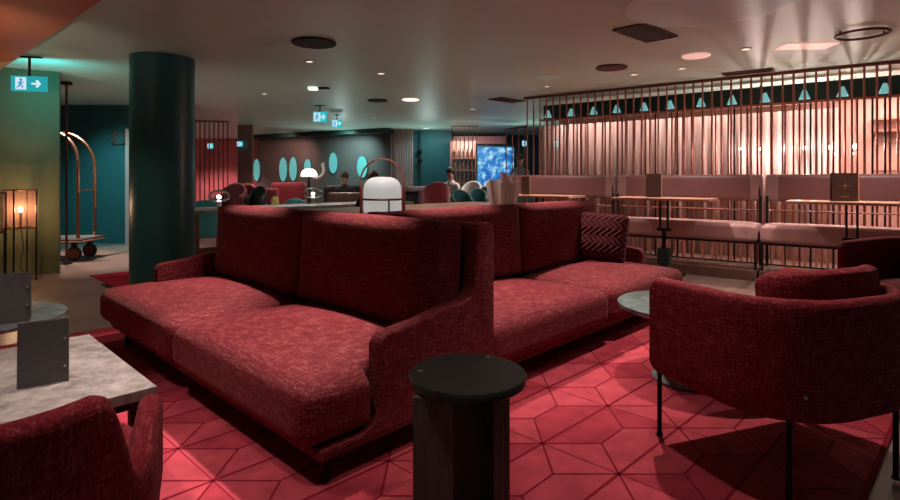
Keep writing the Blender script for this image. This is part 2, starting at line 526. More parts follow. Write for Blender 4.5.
# bottle green header over the glazed corridor front, with light scallops modelled as small glowing cones
bm = NB()
a = sp(-0.05, -0.6); b = sp(6.2, -0.6); c_ = sp(6.2, -0.75); d_ = sp(-0.05, -0.75)
prism(bm, [(p.x, p.y) for p in (a, b, c_, d_)], 'z', 2.2, 2.46)
struct('trim_5', bm, M['lintel'])
scallop_px = [(548, 113), (571, 112), (593.6, 111), (616.7, 110), (644, 108.5), (670, 107), (701, 104.5), (732, 102.5), (765, 100), (804.5, 97), (842.5, 93.5), (885, 89.5)]
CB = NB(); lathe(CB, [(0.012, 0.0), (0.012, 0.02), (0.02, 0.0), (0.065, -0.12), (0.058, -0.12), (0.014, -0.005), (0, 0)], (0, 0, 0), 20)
cm = bpy.data.meshes.new('cone'); CB.to_mesh(cm); CB.free(); cm.materials.append(M['g_scallop'])
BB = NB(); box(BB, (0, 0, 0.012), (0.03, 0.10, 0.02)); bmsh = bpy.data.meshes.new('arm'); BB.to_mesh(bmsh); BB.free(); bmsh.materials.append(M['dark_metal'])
def hit_line(px, off):
    r = (px - CX) / F
    o = SO + SN * off
    t = (r * o.y - o.x) / (SD.x - r * SD.y)
    return t
words_ = ['first', 'second', 'third', 'fourth', 'fifth', 'sixth', 'seventh', 'eighth', 'ninth', 'tenth', 'eleventh', 'twelfth']
for i, (px, py) in enumerate(scallop_px):
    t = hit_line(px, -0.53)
    r = thing('scallop_cone', f'small teal light scallop shaped as a glowing cone on the dark green header, {words_[i]} from the left', 'light', sp(t, -0.53, 2.36), SANG, 'teal light scallops modelled as cones in a row behind the copper rods')
    o = bpy.data.objects.new('scallop', cm); C.objects.link(o); o.parent = r
    o = bpy.data.objects.new('bracket', bmsh); C.objects.link(o); o.parent = r; o.location = (0, 0.03, 0)  # block added behind each light cone, no real lamp mount
def glass_pane():
    m = bpy.data.materials.new('corridor_glass'); m.use_nodes = True
    nt = m.node_tree; out = nt.nodes['Material Output']
    tr = nt.nodes.new('ShaderNodeBsdfTransparent'); tr.inputs[0].default_value = (0.95, 0.92, 0.91, 1)
    gl = nt.nodes.new('ShaderNodeBsdfGlossy'); gl.inputs['Roughness'].default_value = 0.05
    mx = nt.nodes.new('ShaderNodeMixShader'); mx.inputs[0].default_value = 0.025
    nt.links.new(tr.outputs[0], mx.inputs[1]); nt.links.new(gl.outputs[0], mx.inputs[2]); nt.links.new(mx.outputs[0], out.inputs[0])
    return m
# glazed front below the header, plastered corridor behind it
bm = NB()
box(bm, (0, 0, 1.1), (6.2, 0.012, 2.18))
g = obj('window_1', bm, glass_pane(), None, False, sp(3.0, -0.68), (0, 0, SANG))
g['kind'] = 'structure'
bm = NB(); a = sp(-0.5, -2.2); b = sp(7.5, -2.2); c_ = sp(7.5, -2.4); d_ = sp(-0.5, -2.4)
prism(bm, [(p.x, p.y) for p in (a, b, c_, d_)], 'z', 0, CEIL - 0.004); struct('wall_right', bm, M['pink_wall'])
# curtain with folds
def curtain(t0, t1, off, label, h=2.16):
    n = int((t1 - t0) / 0.012)
    bm = NB(); top = []; bot = []
    for i in range(n + 1):
        t = t0 + (t1 - t0) * i / n
        w = 0.04 * math.sin(t * 2 * PI / 0.17) + 0.018 * math.sin(t * 2 * PI / 0.071 + 1)
        p = sp(t, off + w)
        top.append(bm.verts.new((p.x, p.y, h))); bot.append(bm.verts.new((p.x, p.y, 0.02)))
    for i in range(n):
        bm.faces.new((bot[i], bot[i + 1], top[i + 1], top[i]))
    o = obj('sheer_curtain', bm, M['curtain'], None, 'all')
    md = o.modifiers.new('thickness', 'SOLIDIFY'); md.thickness = 0.004
    return tag(o, label, 'curtain')
curtain(-0.42, 4.15, -1.15, 'long sheer rose curtain hanging in folds behind the rods')
# shelf lines at the far right of the corridor
for z, lab in ((2.05, 'upper'), (1.88, 'middle'), (1.30, 'lower')):
    bm = NB(); box(bm, (0, 0, 0), (2.2, 0.18, 0.025))
    o = obj('wall_shelf', bm, M['shelf'], None, False, sp(5.6, -2.08, z), (0, 0, SANG))
    tag(o, f'{lab} of three thin shelves on the rose corridor wall far right', 'shelf', 'shelves on the corridor wall')
# glowing bulbs on the glazing
bulb_px = [(741, 149, 'leftmost bulb in the row of bulbs behind the rods'), (760, 149, 'faint second bulb from the left behind the rods'),
           (782, 149, 'third bulb from the left behind the rods'), (805, 148, 'fourth bulb from the left behind the rods'),
           (830, 147.5, 'bulb above the left edge of the upright brown menu, behind the rods'), (855, 146.5, 'biggest bulb behind the rods, upper right of the brown menu'),
           (834.5, 154, 'small lower bulb just left above the upright brown menu'), (852.5, 153.5, 'small lower bulb just right above the upright brown menu')]
for i, (px, py, lab) in enumerate(bulb_px):
    off = -0.86 if i not in (1, 6, 7) else -0.93
    t = hit_line(px, off); p = sp(t, off); d = p.y
    p.z = H - (py - HY) * d / F
    rr = 0.034 if i in (5,) else (0.018 if i in (1, 6, 7) else 0.028)
    r = thing('globe_bulb', 'round glowing ' + lab, 'bulb', p, SANG, 'glowing bulbs behind the rod screen')
    bm = NB(); bmesh.ops.create_uvsphere(bm, u_segments=16, v_segments=10, radius=rr); obj('globe', bm, M['g_bulb'], r, 'all')
    bm = NB(); cyl(bm, (0, 0, rr), (0, 0, CEIL - p.z - 0.01), 0.004, seg=6); obj('cord', bm, M['dark_metal'], r)

# ------------------------------------------------------------------ carpet
q2 = math.sqrt(0.5)
U0, U1, V0, V1 = 0.337, 4.985, -2.2, 5.55
def uv2xy(u, v): return ((-u + v) * q2, (u + v) * q2)
def xy2uv(x, y): return ((-x + y) * q2, (x + y) * q2)
def clip(poly):
    P = [xy2uv(*p) for p in poly]
    for ax, lim, sg in ((0, U0 + 0.02, 1), (0, U1 - 0.02, -1), (1, V0, 1), (1, V1 - 0.02, -1)):
        out = []
        for i in range(len(P)):
            a, b = P[i], P[(i + 1) % len(P)]
            ia, ib = (a[ax] - lim) * sg >= 0, (b[ax] - lim) * sg >= 0
            if ia: out.append(a)
            if ia != ib:
                f = (lim - a[ax]) / (b[ax] - a[ax])
                out.append((a[0] + f * (b[0] - a[0]), a[1] + f * (b[1] - a[1])))
        P = out
        if len(P) < 3: return None
    return [uv2xy(*p) for p in P]
bm = NB()
prism(bm, [uv2xy(U0, V0), uv2xy(U0, V1), uv2xy(U1, V1), uv2xy(U1, V0)], 'z', 0.001, 0.010)
for f in bm.faces: f.material_index = 2
def addpoly(poly, z, mi):
    P = clip(poly)
    if not P: return
    try:
        f = bm.faces.new([bm.verts.new((x, y, z)) for x, y in P])
        f.material_index = mi
        if f.normal.z == 0: f.normal_update()
        if f.normal.z < 0: f.normal_flip()
    except Exception:
        pass
ax_, bx_, ay_, by_ = 0.264, 0.144, 0.252, 0.150
OX, OY = 0.414, 2.44
def line(p, q, w):
    d = Vector((q[0] - p[0], q[1] - p[1])); L = d.length
    d /= L; n = Vector((-d.y, d.x)) * w / 2
    addpoly([(p[0] + n.x, p[1] + n.y), (q[0] + n.x, q[1] + n.y), (q[0] - n.x, q[1] - n.y), (p[0] - n.x, p[1] - n.y)], 0.0122, 2)
for n in range(-14, 16):
    for m in range(-16, 18):
        x = OX + n * (ax_ + bx_) + m * ax_; y = OY + n * (ay_ + by_) - m * ay_
        u, v = xy2uv(x, y)
        if not (U0 - 1 < u < U1 + 1 and V0 - 1 < v < V1 + 1): continue
        P = lambda i, j, k=0, l=0: (x + i * ax_ + j * bx_, y + k * ay_ + l * by_)
        A = P(0, 0); N1 = P(1, 0); B = P(1, 0, -1, 0); N2 = P(0, 0, -1, 0)
        up = P(0, 0, 1, 0); tl = P(0, 1, 1, 1); Cc = P(1, 1, 1, 1); rt = P(1, 1, 0, 1)
        for tile in ((A, N1, B), (A, B, N2), (A, up, tl, Cc), (A, Cc, rt, N1)):
            addpoly(list(tile), 0.0112, 0 if random.random() < 0.62 else 1)
        line(A, N1, 0.009); line(A, up, 0.009); line(A, B, 0.005); line(A, Cc, 0.013)
        line(A, P(-1, 0), 0.009); line(A, N2, 0.009); line(up, tl, 0.009)
carpet = obj('carpet', bm, [M['carpet'], M['carpet_dark'], M['carpet_line']])
tag(carpet, 'large red carpet with dark star line pattern under the sofas', 'carpet')
# small red rug by the column
r0 = fl(90, 276)
ra = r0 + Vector((0.72, -0.69, 0)) * 1.1; rb = r0 + Vector((0.7, 0.71, 0)) * 0.75; rc = ra + rb - r0
bm = NB(); prism(bm, [(p.x, p.y) for p in (r0, ra, rc, rb)], 'z', 0.001, 0.01)
tag(obj('rug', bm, M['rug']), 'small plain red rug on the wood floor behind the column', 'rug')
r0 = fl(100, 284.5)
ra = r0 + Vector((0.72, -0.69, 0)) * 0.6; rb = r0 + Vector((0.7, 0.71, 0)) * 0.11; rc = ra + rb - r0
bm = NB(); prism(bm, [(p.x, p.y) for p in (r0, ra, rc, rb)], 'z', 0.0005, 0.004)
tag(obj('mat', bm, M['rug_brown']), 'dark brown floor mat in front of the small red rug', 'mat')

# ------------------------------------------------------------------ sofas
P0 = Vector((-0.493, 2.067, 0)); SU = Vector((-0.719, 0.695, 0)); SV = Vector((0.695, 0.719, 0))
LEN, DEP = 2.79, 1.045
def make_sofa(label):
    """local x along the seat (0..LEN, seen from the front: right to left), y from front to back"""
    r = thing('sofa', label, 'sofa')
    # upholstered base tray
    bm = NB(); box(bm, (LEN / 2, DEP / 2, 0.122), (LEN, DEP - 0.004, 0.05), 0.018, seg=3); obj('base_rail', bm, M['sofa'], r, True)
    # end panels with swept arms
    prof = [(0.02, 0.142), (0.19, 0.147)] + arc(0.19, 0.247, 0.10, -90, 0, 8) + [(0.29, 0.45)] + arc(0.355, 0.465, 0.065, 180, 105, 7) \
        + [(0.52, 0.545), (0.70, 0.575)] + arc(0.80, 0.672, 0.09, -82, -5, 7) + [(0.905, 0.90)] + arc(0.945, 0.92, 0.04, 175, 95, 4) \
        + arc(1.0, 0.92, 0.04, 90, 0, 4) + [(1.04, 0.11), (0.03, 0.11)]
    for nm, a, b in (('arm', 0.0, 0.085), ('arm', LEN - 0.085, LEN)):
        bm = NB(); prism(bm, prof, 'x', a, b)
        es = [e for e in bm.edges if abs(e.verts[0].co.x - e.verts[1].co.x) < 1e-6]
        bmesh.ops.bevel(bm, geom=es, offset=0.016, segments=3, profile=0.5, affect='EDGES', clamp_overlap=True)
        obj(nm, bm, M['sofa'], r, True)
    bm = NB(); box(bm, (LEN / 2, 0.985, 0.545), (LEN - 0.172, 0.115, 0.82), 0.03, seg=3); obj('back_panel', bm, M['sofa'], r, True)
    # T-shaped seat cushions
    half = (LEN - 0.012) / 2
    for i in range(2):
        cx = 0.0 + half / 2 if i == 0 else LEN - half / 2
        sgn = -1 if i == 0 else 1
        def warp(p, u, sgn=sgn):
            y = p.y
            k = max(0.0, min(1.0, (y + 0.145) / 0.03)); k = k * k * (3 - 2 * k)
            lim = half / 2 - 0.095 * k
            if p.x * sgn > lim - 0.03 and k > 0:
                p.x = sgn * (lim - 0.03 + (p.x * sgn - (lim - 0.03)) * 0.24) if p.x * sgn > lim - 0.03 else p.x
            if sgn < 0:
                p.x -= 0.045 * (1 - k) * max(0.0, -u.x)
            return p
        bm = NB(); cushion(bm, (cx, 0.395, 0.266), (half - 0.004, 0.93, 0.235), 0.075, crown=0.06, n=26, warp=warp)
        obj('seat_cushion', bm, M['sofa'], r, 'all')
    hb = (LEN - 0.20) / 2
    for i in range(2):
        cx = 0.098 + hb / 2 if i == 0 else LEN - 0.098 - hb / 2
        bm = NB(); cushion(bm, (cx, 0.815, 0.685), (hb - 0.006, 0.19, 0.565), 0.042, crown=0.008, crown_y=0.02, n=18, rot=RX(-0.06))
        obj('back_cushion', bm, M['sofa'], r, 'all')
    for x in (0.24, LEN - 0.045):
        for y in (0.05, 0.95):
            bm = NB(); box(bm, (x, y, 0.053), (0.03, 0.03, 0.105)); obj('leg', bm, M['black_metal'], r)
    return r
ANG = math.atan2(SU.y, SU.x)
# local x -> SU, local y -> must be SV; SU x SV is left-handed here, so mirror by building with y flipped through scale-free rotation:
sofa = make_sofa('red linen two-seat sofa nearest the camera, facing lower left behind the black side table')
def place_sofa(root, origin, xdir, ydir):
    m = Matrix(((xdir.x, ydir.x, 0, origin.x), (xdir.y, ydir.y, 0, origin.y), (0, 0, 1, origin.z), (0, 0, 0, 1)))
    root.rotation_euler = (0, 0, math.atan2(xdir.y, xdir.x)); root.location = origin
# seen from the front the right end is P0; take x from the far end so the frame is right-handed
sofa.location = P0 + SU * LEN + Vector((0, 0, 0.0125))
sofa.rotation_euler = (0, 0, math.atan2(-SU.y, -SU.x))
# second sofa, seat towards lower right
X2 = SV; Y2 = SU
o2 = P0 + SU * 0.145 + SV * 1.107
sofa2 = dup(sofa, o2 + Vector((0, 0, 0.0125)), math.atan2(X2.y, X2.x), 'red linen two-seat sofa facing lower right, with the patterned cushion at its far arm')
sofa2.scale = (0.965, 1, 1)
# patterned cushion at the far arm of the second sofa
pc = o2 + X2 * 2.31 + Y2 * 0.57
def ribs(p, u):
    w = math.sin((u.x + abs((u.z * 3) % 2 - 1) * 0.3) * 30) * 0.0055
    if u.y < -0.5: p.y -= w + 0.008
    return p
bm = NB(); cushion(bm, (0, 0, 0), (0.52, 0.10, 0.44), 0.045, crown_y=0.05, n=70, warp=ribs, rot=RX(-0.25) @ RY(0.06))
th = thing('throw_cushion', 'dark wine cushion with raised zigzag pattern at the far arm of the second sofa', 'cushion', pc + Vector((0, 0, 0.66)), -0.55)
obj('cover', bm, M['velvet'], th, 'all')

# ------------------------------------------------------------------ armchairs
def shell(bm, path, rimf, zb, th, er=0.06):
    """upholstered shell swept along an open plan path [(x,y)]; rimf(s)->top z with s in 0..1"""
    P = [Vector((p[0], p[1], 0)) for p in path]
    L = [0.0]
    for a, b in zip(P, P[1:]): L.append(L[-1] + (b - a).length)
    T = L[-1]
    N = 90
    st = [er * (1 - math.cos(PI / 2 * i / 7)) for i in range(7)]
    ss = st + [er + (T - 2 * er) * i / N for i in range(N + 1)] + [T - x for x in reversed(st)]
    rings = []
    for s in ss:
        j = 0
        while j < len(L) - 2 and L[j + 1] < s: j += 1
        f = (s - L[j]) / (L[j + 1] - L[j]); p = P[j].lerp(P[j + 1], f)
        t0 = P[min(j + 1, len(P) - 1)] - P[j]
        ta = P[min(j + 2, len(P) - 1)] - P[max(j - 1, 0)]
        t = (t0 + ta).normalized(); n = Vector((t.y, -t.x, 0))
        e = min(s, T - s)
        sh = er - math.sqrt(max(0.0, er * er - (er - min(e, er)) ** 2))
        zt = rimf(s / T) - sh; z0 = zb + sh * 0.8
        tt = th * (0.45 + 0.55 * (1 - (sh / er) ** 2))
        ring = []
        h = zt - z0; r = tt / 2
        sec = arc(0, zt - r, r, 0, 180, 8) + [( -r, zt - r - (h - 2 * r) * k / 6) for k in range(1, 6)] + arc(0, z0 + r, r, 180, 360, 8) + [(r, z0 + r + (h - 2 * r) * k / 6) for k in range(1, 6)]
        for (o, z) in sec:
            ring.append(bm.verts.new((p.x + n.x * o, p.y + n.y * o, z)))
        rings.append(ring)
    for a, b in zip(rings, rings[1:]):
        for k in range(len(a)):
            l = (k + 1) % len(a)
            bm.faces.new((a[k], a[l], b[l], b[k]))
    bm.faces.new(rings[0]); bm.faces.new(rings[-1][::-1])
    bmesh.ops.recalc_face_normals(bm, faces=bm.faces)

def upath(w, yb, yf, r):
    return [(-w, yf), (-w, (yf + yb + r) / 2)] + [(-w + r + r * math.cos(a), yb + r + r * math.sin(a)) for a in [PI + PI / 2 * i / 14 for i in range(15)]] \
        + [(w - r + r * math.cos(a), yb + r + r * math.sin(a)) for a in [PI * 1.5 + PI / 2 * i / 14 for i in range(15)]] + [(w, (yf + yb + r) / 2), (w, yf)]

def make_chair(label, rimf, mt, lumbar=True, w=0.385, yb=-0.37, yf=0.30):
    r = thing('armchair', label, 'armchair')
    path = upath(w, yb, yf, 0.30)
    bm = NB(); shell(bm, path, rimf, 0.315, 0.062); obj('shell', bm, mt, r, 'all')
    bm = NB(); cushion(bm, (0, 0.02, 0.385), (2 * w - 0.08, 0.66, 0.15), 0.05, crown=0.035, n=16,
                       warp=lambda p, u: Vector((p.x * (1 - 0.28 * max(0, -u.y) ** 3), p.y, p.z))); obj('seat_cushion', bm, mt, r, 'all')
    if lumbar:
        bm = NB(); cushion(bm, (0.03, yb + 0.108, 0.682), (0.60, 0.115, 0.31), 0.055, crown_y=-0.02, n=18, rot=RX(-0.10),
                           warp=lambda p, u: Vector((p.x, p.y + 0.3 - math.sqrt(0.09 - min(0.26, max(0.0, abs(p.x) - 0.075)) ** 2), p.z))); obj('back_cushion', bm, mt, r, 'all')
    bm = NB(); tube(bm, [(p[0] * 0.96, p[1] * 0.96, 0.312) for p in path], 0.008, 8); obj('base_frame', bm, M['black_metal'], r, True)
    for x, y in ((-0.335, 0.315), (0.335, 0.315), (-0.295, -0.30), (0.283, -0.30)):
        bm = NB(); cyl(bm, (x, y, 0.002), (x, y, 0.36), 0.0105, seg=12); cyl(bm, (x, y, 0.001), (x, y, 0.012), 0.015, seg=12); obj('leg', bm, M['black_metal'], r, True)
    return r
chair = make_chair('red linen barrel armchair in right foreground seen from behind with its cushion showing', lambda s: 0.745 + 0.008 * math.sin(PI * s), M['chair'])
chair.location = (1.39, 2.335, 0.0125); chair.rotation_euler = (0, 0, 0.347)
bm = NB(); cyl(bm, (-0.275, -0.345, 0.415), (-0.279, -0.352, 0.415), 0.006, seg=10); obj('bolt', bm, M['stud'], chair)
# darker velvet armchair behind it at the right edge
c2 = make_chair('dark wine velvet armchair with piped cushion at the right edge, beyond the linen armchair', lambda s: 0.74 + 0.02 * math.sin(PI * s), M['chair_velvet'], False, 0.40, -0.38, 0.32)
c2.location = (3.22, 3.62, 0.0125); c2.rotation_euler = (0, 0, 1.95)
bm = NB(); cushion(bm, (0, -0.24, 0.565), (0.60, 0.14, 0.36), 0.06, crown_y=0.03, n=14, rot=RX(-0.1)); bc = obj('back_cushion', bm, M['chair_velvet'], c2, 'all')
pts = [(-0.285 + (0.06 if k in (0,) else 0), -0.32, 0) for k in range(0)]
pp = [(-0.29, 0.40)] + [(-0.29, 0.66)] + [(x, z) for x, z in arc(-0.22, 0.68, 0.07, 180, 90, 6)] + [(x, z) for x, z in arc(0.22, 0.68, 0.07, 90, 0, 6)] + [(0.29, 0.66), (0.29, 0.40)]
bm = NB(); tube(bm, [(x, -0.315 - (z - 0.56) * 0.1 + 0.02, z + 0.01) for x, z in pp], 0.006, 6); pipe = obj('piping', bm, M['piping'], bc, True)
# left foreground armchair: high back, low thick arms
def rim3(s):
    e = min(s, 1 - s)
    k = max(0, min(1, (e - 0.245) / 0.055)); k = k * k * (3 - 2 * k)
    return (0.55 + 0.03 * max(0, 1 - e / 0.2)) * (1 - k) + 0.748 * k
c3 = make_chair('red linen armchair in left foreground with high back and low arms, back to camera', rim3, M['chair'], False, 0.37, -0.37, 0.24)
c3.location = (-1.105, 1.215, 0.0125); c3.rotation_euler = (0, 0, 0.43)

# ------------------------------------------------------------------ tables in the foreground
# black side table
st = thing('side_table', 'round black oak side table standing at the near arm of the front sofa', 'side table', (0.062, 1.935, 0.0125), 0.0)
bm = NB(); lathe(bm, [(0, 0.468), (0.203, 0.468), (0.207, 0.472), (0.208, 0.495), (0.205, 0.499), (0, 0.499)], seg=72); obj('table_top', bm, M['black_top'], st, True)
bm = NB(); box(bm, (-0.118, -0.115, 0.231), (0.135, 0.03, 0.462), 0.004, RZ(0.05)); obj('front_board', bm, M['black_wood'], st)
bm = NB(); box(bm, (0.035, 0.02, 0.231), (0.24, 0.03, 0.462), 0.004, RZ(0.25)); obj('centre_board', bm, M['black_wood'], st)
bm = NB(); box(bm, (0.104, -0.055, 0.231), (0.032, 0.20, 0.462), 0.004, RZ(-0.08)); obj('side_board', bm, M['black_wood'], st)
bm = NB(); box(bm, (-0.17, 0.0, 0.231), (0.028, 0.2, 0.462), 0.004, RZ(0.1)); obj('side_board', bm, M['black_wood'], st)
for px, py in ((420.5, 371), (488, 357)):
    q = fl(px, py, 0.5115)
    bm = NB(); box(bm, (q.x - 0.062, q.y - 1.935, 0.4992), (0.016, 0.009, 0.0016)); obj('top_mark', bm, M['stud'], st)  # two small pale plates lying on the table top
# stone coffee table
tc0 = fl(157, 386, 0.42)
rotS = math.atan2(SU.y, SU.x)
stn = thing('coffee_table', 'low rectangular grey stone coffee table left of the front sofa', 'coffee table', (tc0.x, tc0.y, 0.011), rotS)
LT, WT = 0.985, 1.25        # along SU, along -SV  (local +y = left of SU = -SV)
bm = NB(); box(bm, (LT / 2, WT / 2, 0.389), (LT, WT, 0.04), 0.004); obj('table_top', bm, M['stone'], stn)
bm = NB(); box(bm, (LT / 2, WT / 2, 0.352), (LT - 0.05, WT - 0.05, 0.03)); obj('apron', bm, M['black_metal'], stn)
for x in (0.06, LT - 0.06):
    for y in (0.06, WT - 0.06):
        bm = NB(); box(bm, (x, y, 0.172), (0.035, 0.035, 0.342)); obj('leg', bm, M['black_metal'], stn)
# round dark table behind it
rt = thing('round_table', 'round dark marble table behind the stone coffee table at left edge', 'table', (-2.47, 2.84, 0.0125))
bm = NB(); lathe(bm, [(0, 0.43), (0.36, 0.43), (0.39, 0.442), (0.39, 0.453), (0.385, 0.457), (0, 0.457)], seg=72); obj('table_top', bm, M['dark_marble'], rt, True)
bm = NB(); lathe(bm, [(0.03, 0.02), (0.03, 0.43)], seg=20); obj('stem', bm, M['black_metal'], rt, True)
bm = NB(); lathe(bm, [(0, 0.001), (0.24, 0.001), (0.24, 0.014), (0.03, 0.03), (0, 0.03)], seg=40); obj('base', bm, M['black_metal'], rt, True)
# green marble round table between second sofa and armchair
gt = thing('round_table', 'round green-grey marble table half hidden behind the linen armchair', 'table', (1.40, 3.21, 0.0125))
bm = NB(); lathe(bm, [(0, 0.41), (0.36, 0.41), (0.392, 0.425), (0.395, 0.445), (0.385, 0.45), (0, 0.45)], seg=72); obj('table_top', bm, M['green_marble'], gt, True)
bm = NB(); lathe(bm, [(0.05, 0.03), (0.035, 0.2), (0.05, 0.41)], seg=24); obj('stem', bm, M['black_metal'], gt, True)
bm = NB(); lathe(bm, [(0, 0.001), (0.19, 0.001), (0.2, 0.015), (0.18, 0.045), (0.05, 0.05), (0, 0.05)], seg=40); obj('base', bm, M['green_marble'], gt, True)

# menu boards
def menu(name, label, loc, rz, w, h, m, group=None):
    r = thing(name, label, 'menu', loc, rz, group)
    bm = NB(); box(bm, (0, 0, h / 2 + 0.001), (w, 0.005, h), 0.0015, RX(-0.10)); obj('front_board', bm, m, r)
    bm = NB(); box(bm, (0, 0.05, h / 2 + 0.001), (w, 0.005, h), 0.0015, RX(0.13)); obj('back_board', bm, m, r)
    return r
a = fl(17, 389, 0.42); b = fl(69, 380, 0.42)
mid = (a + b) / 2; w_ = (b - a).length
m1 = menu('menu_board', 'charcoal menu board standing on the grey stone coffee table', (mid.x, mid.y, 0.42), math.atan2(b.y - a.y, b.x - a.x), w_, 0.238, M['card'])
for z in (0.062, 0.165):
    bm = NB(); cyl(bm, (w_ / 2 - 0.013, -0.013 + (z - 0.125) * -0.1 * -1 - 0.002, z), (w_ / 2 - 0.013, 0.0, z), 0.004, seg=12); obj('stud', bm, M['stud'], m1)
m2 = menu('menu_board', 'charcoal menu board standing on the round dark marble table', (-2.235, 2.74, 0.47), 0.6, 0.20, 0.245, M['card'])
for z in (0.085, 0.175):
    bm = NB(); cyl(bm, (0.087, -0.013 + (z - 0.125) * 0.1 - 0.002, z), (0.087, 0.0, z), 0.004, seg=12); obj('stud', bm, M['stud'], m2)

# ------------------------------------------------------------------ bar benches and tables at right
def make_bench(label, loc):
    r = thing('bar_bench', label, 'bench', loc, SANG, 'rose leather bar benches along the rod screen')
    W = 1.83
    # local x along screen, -y towards the room
    bm = NB(); box(bm, (W / 2, -0.25, 0.06), (1.84, 0.62, 0.12), 0.006); obj('plinth', bm, M['plinth_wood'], r)
    bm = NB(); cushion(bm, (W / 2, 0, 1.078), (W, 0.09, 0.335), 0.042, crown_y=0.01, n=16); obj('backrest', bm, M['bench'], r, 'all')
    for x in (0.075, W - 0.075):
        bm = NB(); cushion(bm, (x, -0.022, 1.078), (0.15, 0.06, 0.33), 0.025, n=8); obj('backrest_bolster', bm, M['bench_end'], r, 'all')
    bm = NB(); cushion(bm, (W / 2, -0.29, 0.55), (W, 0.5, 0.215), 0.05, crown=0.012, n=18); obj('seat_cushion', bm, M['bench_seat'], r, 'all')
    bm = NB(); box(bm, (W / 2, -0.29, 0.437), (W - 0.01, 0.46, 0.025)); obj('seat_frame', bm, M['dark_metal'], r)
    bm = NB(); cyl(bm, (0, -0.03, 0.80), (W, -0.03, 0.80), 0.009, seg=8); obj('back_rail', bm, M['copper_dark'], r, True)
    for x in (0.02, W - 0.02):
        bm = NB(); box(bm, (x, -0.05, 0.55), (0.03, 0.03, 0.86)); obj('rear_post', bm, M['dark_metal'], r)
        bm = NB(); box(bm, (x, -0.50, 0.275), (0.025, 0.025, 0.31)); obj('leg', bm, M['dark_metal'], r)
    bm = NB(); cyl(bm, (0.02, -0.5, 0.2), (W - 0.02, -0.5, 0.2), 0.009, seg=8); obj('foot_rail', bm, M['dark_metal'], r, True)
    return r
b2 = make_bench('middle one of the three rose bar benches, behind the bar table with the narrow menu', sp(1.56, 0.25))
dup(b2, sp(-0.30, 0.25), SANG, 'leftmost of the three rose bar benches, behind the second sofa')
dup(b2, sp(3.42, 0.25), SANG, 'rightmost of the three rose bar benches, behind the wide brown menu')
for t, lab in ((1.50, 'dark upright post between the leftmost and middle bar benches'), (3.36, 'dark upright post between the middle and rightmost bar benches')):
    bm = NB(); tube(bm, [(0, 0, 0.0), (0, 0, 0.6), (0, -0.0, 1.0), (0, 0.02, 1.23)], 0.011, 10)
    for zz in (0.44, 0.9):
        cyl(bm, (0, 0, zz - 0.01), (0, 0, zz + 0.01), 0.0125, seg=8)
    tag(obj('bench_post', bm, M['black_metal'], None, True, sp(t, 0.30), (0, 0, SANG)), lab, 'post', 'posts between the bar benches')

def make_bar_table(label, loc, L):
    r = thing('bar_table', label, 'bar table', loc, SANG, 'bar tables in front of the benches')
    bm = NB(); box(bm, (0, 0, 0.945), (L, 0.56, 0.03), 0.005); obj('table_top', bm, M['bar_wood'], r)
    for x in (-0.045, 0.045):
        bm = NB(); box(bm, (x, 0, 0.75), (0.02, 0.035, 0.36)); obj('support_bar', bm, M['black_metal'], r)
    bm = NB(); box(bm, (0, 0, 0.57), (0.16, 0.06, 0.035)); obj('bracket', bm, M['black_metal'], r)
    bm = NB(); cyl(bm, (0, 0, 0.2), (0, 0, 0.57), 0.024, seg=12); obj('post', bm, M['black_metal'], r, True)
    bm = NB(); box(bm, (0, 0, 0.24), (0.13, 0.13, 0.2), 0.004); box(bm, (0, 0, 0.075), (0.09, 0.09, 0.13)); obj('post_sleeve', bm, M['lintel'], r)
    bm = NB(); box(bm, (0, 0, 0.009), (0.42, 0.42, 0.016), 0.003); obj('base', bm, M['black_metal'], r)
    return r
def tt(px, off=1.08): return hit_line(px, off)
bt = make_bar_table('middle bar table with oak top and a narrow dark menu standing on it', sp(tt(664), 1.08), 1.12)
dup(bt, sp(tt(540), 1.08), SANG, 'leftmost bar table with oak top just above the second sofa back')
dup(bt, sp(tt(852), 1.08), SANG, 'rightmost bar table with oak top and the wide brown menu on it')
# menus on the bar tables
def compass(r, w, h):
    bm = NB()
    z0 = h * 0.55
    pts = []
    for i in range(8):
        a = PI / 4 * i; rr = (0.042 if i % 2 == 0 else 0.012)
        pts.append((rr * math.cos(a), z0 + rr * math.sin(a) * 0.8))
    prism(bm, pts, 'y', -0.0060, -0.0035)
    box(bm, (0, -0.0048, z0), (w * 0.62, 0.0024, 0.004))
    box(bm, (0, -0.0048, h * 0.16), (w * 0.3, 0.0024, 0.012))
    fb = [c for c in r.children if c.name.startswith('front')][0]
    o = obj('print', bm, M['card_mark'], fb)
    o.matrix_world = o.matrix_world
    return o
def bar_menu(label, px, w, h, off=1.08):
    p = sp(tt(px, off), off, 0.961)
    r = thing('menu_board', label, 'menu', p, -0.15, 'menus on the bar tables')
    bm = NB(); box(bm, (0, 0, h / 2), (w, 0.007, h)); obj('front_board', bm, M['card_brown'], r)
    bm = NB(); box(bm, (0, 0.035, h / 2), (w, 0.007, h)); obj('back_board', bm, M['card_brown'], r)
    bm = NB(); box(bm, (w / 2 + 0.004, 0.017, h / 2), (0.012, 0.045, h)); obj('spine', bm, M['bar_wood'], r)
    return r
mm1 = bar_menu('wide dark brown menu with a faint compass star on the rightmost bar table', 845, 0.245, 0.29); compass(mm1, 0.245, 0.29)
bar_menu('narrow dark brown menu standing on the middle bar table', 654, 0.17, 0.29)
bar_menu('dark brown menu on the leftmost bar table beside the crystal vase', 525.5, 0.12, 0.26)

